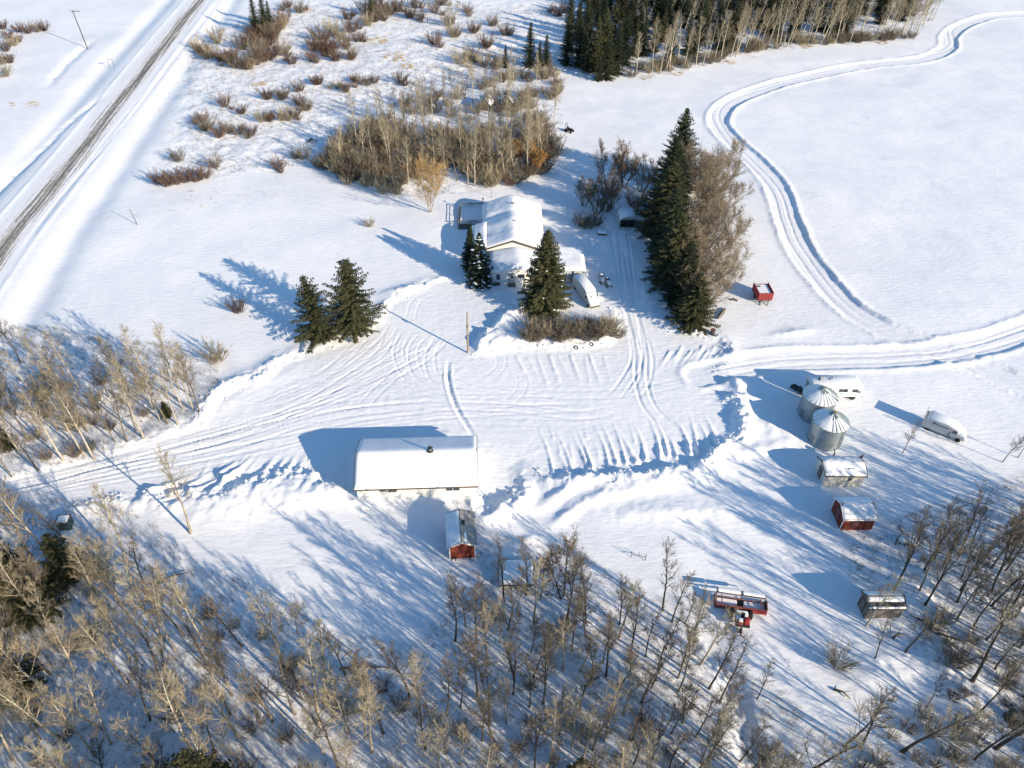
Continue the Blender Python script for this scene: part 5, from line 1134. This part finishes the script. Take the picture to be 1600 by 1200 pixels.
# bottom left spruces
LOW = make_spruce('', 23, 12, 4.4, 'needle_olive', ragged=.25, dens=1.0, power=.66)
for px, py, h, lab in ((20,930,12,'dark spruce at the left edge below the driveway'),(60,960,10,'olive spruce right of the one at the left edge'),(25,1080,9,'shaded spruce at the left edge in the lower wood'),(255,1290,11,'olive spruce cut by the bottom edge left of centre'),(330,1260,11,'large dark spruce in the lower wood near the bottom edge'),(300,1330,10,'spruce crown at the bottom edge under bare branches'),(110,900,8,'small spruce behind the dark box by the driveway'),(15,700,4,'small spruce in the left wood at the frame edge'),(905,1225,5,'small young spruce at the bottom edge right of centre'),(262,650,3.0,'tiny dark spruce between grey trunks in the left wood')):
    tree_at(LOW, px, py, lab, h/12, tilt=(0,0))
# ---- woods ------------------------------------------------------------------
sel = [(375,835,'aspen',1.0),(95,660,'aspen',1.1)]
hand = [ # base px, proto list, scale, label
 (1367,1029,DRK,.55,'dark trunk snapped short, standing alone below the grey board shed'),(1415,1018,DRK,.85,'crooked dark poplar right of the snapped trunk'),(1353,978,ASP,.7,'pale leaning aspen crossing in front of the grey board shed'),
 (1319,1165,BIG,.75,'long dark poplar leaning right from the bottom, left of its pair'),(1344,1167,DRK,1.0,'dark poplar leaning right from the bottom, right of its pair'),(1409,1175,BIG,.8,'forked dark poplar near the bottom right corner'),(1183,1092,DRK,.5,'bare black snag in the clearing below the swather'),(1210,1250,BIG,1.0,'massive dark poplar leaning in from the bottom edge below the snag'),(1190,1290,BIG,.85,'thick dark poplar beside the massive one at the bottom edge'),
 (1520,1065,BIG,.9,'big forked poplar in the lower right wood'),(1448,1105,DRK,.5,'stubby broken poplar in front of the lower right wood'),(1555,1170,BIG,.9,'broad old poplar at the bottom right corner'),(1600,1090,BIG,.85,'old poplar cut by the right edge'),
 (1036,954,DRK,.9,'slim dark tree at the right edge of the centre wood'),(1050,972,DRK,.75,'slim tree just right of the slim dark tree'),(1070,974,DRK,.5,'short thin tree left of the swather'),(1085,984,DRK,.6,'thin tree immediately left of the swather'),
 (298,833,ASP,1.05,'single tan aspen standing forward on the driveway bank'),(200,880,ASP,1.0,'twin stemmed aspen below the driveway'),(1410,668+40,GRY,.45,'small bare tree right of the box van'),(1566,722,GRY,.55,'small spreading bare tree at the right edge above the wood'),(1590,715,GRY,.5,'small bare tree next to the right edge'),
 (968,975,DRK,.75,'slim dark poplar leading the centre wood'),(886,968,DRK,.9,'dark poplar below the leafy one'),(804,1062,BIG,.55,'thick dark trunk in the centre wood'),(465,990,SPR,.5,'wide crowned tree in the bottom wood'),(443,1042,ASP,1.0,'tall double aspen at the head of the lower wood'),(540,1055,DRK,.7,'dark crooked tree over the fallen trunk')]
for px, py, L_, s, lab in hand: tree_at(L_[int(px)%len(L_)], px, py, lab, s, tilt=(0,.16) if (L_ is BIG and px > 1150) else (rnd.gauss(0,.03), rnd.gauss(.02,.03)))
for px, py in ((72,690),(90,672),(45,690),(123,607),(82,612),(5,650),(30,705),(198,690),(225,685),(180,690),(130,710),(240,640),(250,655),(262,662),(278,664),(303,640),(312,645),(210,640),(300,620),(148,718),(100,720),(60,735),(18,745)):
    tree_at((ASP+GRY)[int(px*3+py)%9], px, py, 'bare aspen in the wood on the left above the driveway', rnd.uniform(.75,1.0), group='trees of the left wood', tilt=(rnd.gauss(0,.03), rnd.gauss(-.04,.04)))
scatter([(-160,530),(0,560),(120,575),(200,590),(300,600),(330,610),(300,655),(220,680),(60,735),(-60,760),(-200,800)], 34, 2.0, 41, lambda x, y, q, c: place((GRY+ASP)[c%9], x, y, 'bare aspen in the wood on the left above the driveway', 'trees of the left wood', sc=q.uniform(.55,.95), tilt=(q.gauss(0,.04), q.gauss(-.04,.04))))
lab = 'bare tree in the dense wood across the bottom left'
scatter([(-250,880),(-20,840),(60,850),(200,900),(300,960),(400,1000),(430,1040),(520,1060),(640,1085),(700,1110),(700,1500),(-400,1500)], 190, 1.5, 42, lambda x, y, q, c: place((ASP+SPR+ASP+GRY+DRK)[c%20], x, y, lab, 'trees of the bottom left wood', sc=q.uniform(.7,1.08), tilt=(q.gauss(0,.06), q.gauss(-.02,.06))))
scatter([(700,1000),(740,950),(800,925),(860,935),(920,960),(1000,1000),(1090,1030),(1130,1100),(1190,1180),(1300,1260),(1300,1480),(690,1480)], 150, 1.5, 43, lambda x, y, q, c: place((GRY+DRK+GRY+ASP+DRK)[c%21], x, y, 'slender bare poplar in the wood across the bottom centre', 'trees of the bottom centre wood', sc=q.uniform(.6,.95), tilt=(q.gauss(0,.05), q.gauss(.02,.05))))
scatter([(1330,920),(1370,925),(1400,900),(1450,870),(1530,850),(1700,790),(1850,900),(1800,1100),(1620,1130),(1560,1050),(1480,990),(1420,935)], 95, 1.6, 44, lambda x, y, q, c: place((DRK+GRY)[c%8], x, y, 'slim dark poplar in the open wood on the right', 'trees of the right wood', sc=q.uniform(.7,.98), tilt=(q.gauss(0,.04), q.gauss(-.11,.04))))
scatter([(1450,1130),(1600,1080),(1900,1100),(2100,1500),(1300,1500),(1340,1230)], 26, 2.4, 45, lambda x, y, q, c: place((BIG+DRK+GRY)[c%10], x, y, 'dark poplar of the bottom right corner wood', 'trees of the bottom right corner', sc=q.uniform(.6,.9), tilt=(q.gauss(0,.05), q.gauss(.08,.05))))
# grove behind the house
GR = [(510,270),(560,225),(640,190),(720,185),(800,190),(850,205),(868,240),(850,268),(790,285),(730,295),(690,272),(640,298),(590,298),(540,290)]
scatter(GR, 70, 1.7, 46, lambda x, y, q, c: place((ASP+GRY+ASP)[c%14], x, y, 'pale bare aspen in the grove behind the house', 'aspens of the grove', sc=q.uniform(.68,.98), tilt=(q.gauss(0,.05), q.gauss(0,.06))))
def gb(x, y, q, c):
    j = q.random(); pr = SHR[c%3] if j < .08 else (BRN[c%3] if j < .45 else GLD[c%2]); place(pr, x, y, 'dense brown bush filling the grove behind the house', 'bushes of the grove', sc=q.uniform(.85,1.7))
scatter([(495,262),(530,225),(590,195),(640,205),(720,215),(800,205),(850,215),(872,245),(855,275),(790,290),(735,292),(690,268),(640,300),(590,305),(530,285)], 170, 1.1, 47, gb)
scatter([(560,215),(640,160),(740,140),(800,110),(870,110),(885,150),(870,210),(800,200),(720,190),(640,195)], 55, 1.6, 48, lambda x, y, q, c: place((GLD+BRN)[c%5], x, y, 'thin tan bush between the grove and the far forest', 'bushes above the grove', sc=q.uniform(.7,1.2)))
scatter([(600,200),(700,150),(800,118),(870,112),(885,150),(868,195),(760,185)], 24, 2.2, 49, lambda x, y, q, c: place((ASP+GRY)[c%9], x, y, 'thin bare aspen between the grove and the far forest', 'aspens above the grove', sc=q.uniform(.6,.85)))
for i, (px, py) in enumerate(((600,205),(592,200),(705,45),(717,42),(680,38),(668,35),(630,12),(620,14))): tree_at(ASP[i%5], px, py, 'thin tall aspen standing apart in the marsh', .75, group='aspens of the marsh', tilt=(0,0))
scatter([(985,120),(1100,104),(1200,76),(1280,72),(1430,60),(1430,50),(1280,62),(1200,64),(1100,92),(1000,104)], 75, 1.2, 50, lambda x, y, q, c: place((GLD+BRN)[c%5], x, y, 'tan bush along the foot of the far forest', 'bushes at the forest foot', sc=q.uniform(.7,1.2)))
# low bushes inside the woods
def wb(x, y, q, c): place((GLD+BRN+GLD)[c%7], x, y, 'low tan bush on the floor of the lower woods', 'bushes of the lower woods', sc=q.uniform(.35,.75))
scatter([(-200,890),(200,890),(400,990),(680,1080),(760,960),(1000,1000),(1130,1080),(1300,1230),(1300,1400),(-300,1400)], 90, 1.2, 51, wb)
scatter([(1420,930),(1560,1010),(1650,960),(1750,1250),(1300,1250),(1400,1130),(1500,1080)], 60, 1.2, 52, wb)
scatter([(-100,560),(120,590),(320,620),(300,660),(200,690),(0,745),(-150,770)], 40, 1.0, 53, lambda x, y, q, c: place((GLD+BRN)[c%5], x, y, 'low bush on the floor of the left wood', 'bushes of the left wood', sc=q.uniform(.45,.95)))
# ---- stuff: fine brush on the forest floor, dry grass
def sprigs(name, polys, n, hgt, m, seed, r=.012, spread=.5, per=4, kind='stuff'):
    q = random.Random(seed); b = MB(); polys = [W(p) for p in polys]; ar = []
    for p in polys: ar.append((max(a for a,_ in p)-min(a for a,_ in p))*(max(c for _,c in p)-min(c for _,c in p)))
    tot = sum(ar)
    for p, a in zip(polys, ar):
        xs = [c[0] for c in p]; y_ = [c[1] for c in p]
        for i in range(int(n*a/tot)):
            x = q.uniform(min(xs), max(xs)); y = q.uniform(min(y_), max(y_))
            if y < 18 or not inpoly(x, y, p) or (m == 'straw' and math.sin(x*1.9+1.3*math.sin(y*1.1))*math.cos(y*1.3+x*.6)+q.uniform(-.4,.4) < .15): continue
            z = hz(x, y)-.05
            for k in range(per):
                d = Vector((q.uniform(-spread,spread), q.uniform(-spread,spread), 1))*hgt*q.uniform(.5,1.2); c = Vector((x+q.uniform(-.2,.2), y+q.uniform(-.2,.2), z))
                bs = len(b.v)
                for j in range(3): b.v.append((c.x+r*math.cos(j*2.1), c.y+r*math.sin(j*2.1), c.z))
                b.v.append(tuple(c+d)); b.f += [(bs,bs+1,bs+3),(bs+1,bs+2,bs+3),(bs+2,bs,bs+3)]
    o = b.build(name, M[m]); o['kind'] = kind; return o
sprigs('forest_floor_brush', [WOODS[0], WOODS[1], WOODS[2]], 60000, .8, 'brushm', 61, .016, .9, 4)
sprigs('dry_brush', [WOODS[3], WOODS[4], [(880,110),(1000,125),(1100,106),(1200,80),(1430,62),(1430,54),(1200,70),(1000,112),(880,95)], [(480,180),(900,100),(880,60),(600,120)]], 22000, .9, 'brushm', 62, .02, .6, 5)
gp = [(590,65,18),(620,92,22),(640,106,14),(675,104,10),(408,132,12),(482,16,10),(655,68,7),(50,163,14),(20,164,9),(545,145,5),(305,55,5),(398,135,8),(640,130,4),(235,340,3),(275,320,3),(170,353,4),(200,349,3),(300,300,6),(1180,90,5),(1010,122,10),(1060,115,12),(1140,98,12),(1260,72,12),(1380,66,12),(420,128,5)]
sprigs('dry_grass', [[(x-w_,y),(x-w_*.4,y-w_*.35),(x+w_*.6,y-w_*.3),(x+w_,y),(x+w_*.3,y+w_*.3),(x-w_*.6,y+w_*.28)] for x,y,w_ in gp], 3200, .55, 'straw', 63, .028, 1.1, 5)
sprigs('sparse_dry_grass', [[(240,60),(500,20),(780,40),(700,140),(480,260),(250,300)], [(140,345),(330,300),(480,300),(300,330)]], 5200, .5, 'straw', 64, .034, .9, 4)
sprigs('marsh_brush', [[(290,60),(500,5),(860,10),(860,110),(700,150),(560,185),(470,260),(300,280)]], 9000, .8, 'brushm', 65, .02, .8, 5)
# fallen trunks
for px, py, a, L_, lab in ((1500,1005,-30,4.5,'fallen trunk on the snow at the edge of the right wood'),(1403,995,20,1.6,'short pale log lying right of the snapped dark trunk'),(570,1045,2,5.5,'dark fallen trunk lying level in the bottom wood'),(268,905,30,4,'fallen trunk below the driveway bank'),(1315,1085,-35,1.8,'short log half buried in the clearing below the swather'),(1440,970,160,2.4,'thin fallen branch right of the grey board shed')):
    p = on(px, py); b = MB(); q = random.Random(px); b.tube([(-L_/2,0,.1),(0,.15,.35),(L_/2,-.1,.25)],[.15,.12,.06],7); b.tube([(0,.1,.3),(.7,.6,.6)],[.05,.02],5)
    o = b.build('fallen_log', M['bark_grey'], smooth=True); o.location = p; o.rotation_euler = (0,0,R(a)); tag(o, lab, 'log')
p = on(1577,1122); o = MB().tube([(0,0,-.3),(0,0,.5),(.1,.1,1.3)],[.75,.55,.4],12).build('tree_stump', M['bark_grey'], smooth=True); o.location = p; tag(o, 'thick broken stump near the bottom right corner', 'stump')
for o in list(scene.objects):
    for k in ('_u','_n'):
        if k in o: del o[k]
print('objects', len(scene.objects))

# broken snow blocks thrown up along the plough banks
b = MB(); q = random.Random(77)
segs = [(i, math.hypot(yardw[(i+1)%len(yardw)][0]-yardw[i][0], yardw[(i+1)%len(yardw)][1]-yardw[i][1])) for i in range(len(yardw)) if YARD[i][2] > .45]
for i, L_ in segs:
    (x0,y0),(x1,y1) = yardw[i], yardw[(i+1)%len(yardw)]
    for k_ in range(int(L_*2.6*YARD[i][2])):
        t_ = q.random(); nx, ny = (y1-y0)/L_, -(x1-x0)/L_; o_ = q.gauss(-.7,.7)*(1 if inside(np.array([x0*.5+x1*.5+nx*.5]), np.array([y0*.5+y1*.5+ny*.5]), yardw)[0] else -1)
        x = x0+(x1-x0)*t_+nx*o_; y = y0+(y1-y0)*t_+ny*o_; r_ = q.uniform(.07,.24)*q.uniform(.6,1); z = hz(x, y); a = q.uniform(0,6.28); c_, s_ = math.cos(a)*r_, math.sin(a)*r_; h_ = r_*q.uniform(.5,1.3)
        j = lambda: q.uniform(.7,1.15)
        b.hexa([(x+(c_*u-s_*v)*j(), y+(s_*u+c_*v)*j(), z+w3*h_*j()+(-.05 if w3 < 0 else 0)) for w3 in (-.6,1) for u, v in ((-1,-.7),(1,-.7),(1,.7),(-1,.7))])
o = b.build('snow_chunks', M['snow']); o['kind'] = 'stuff'
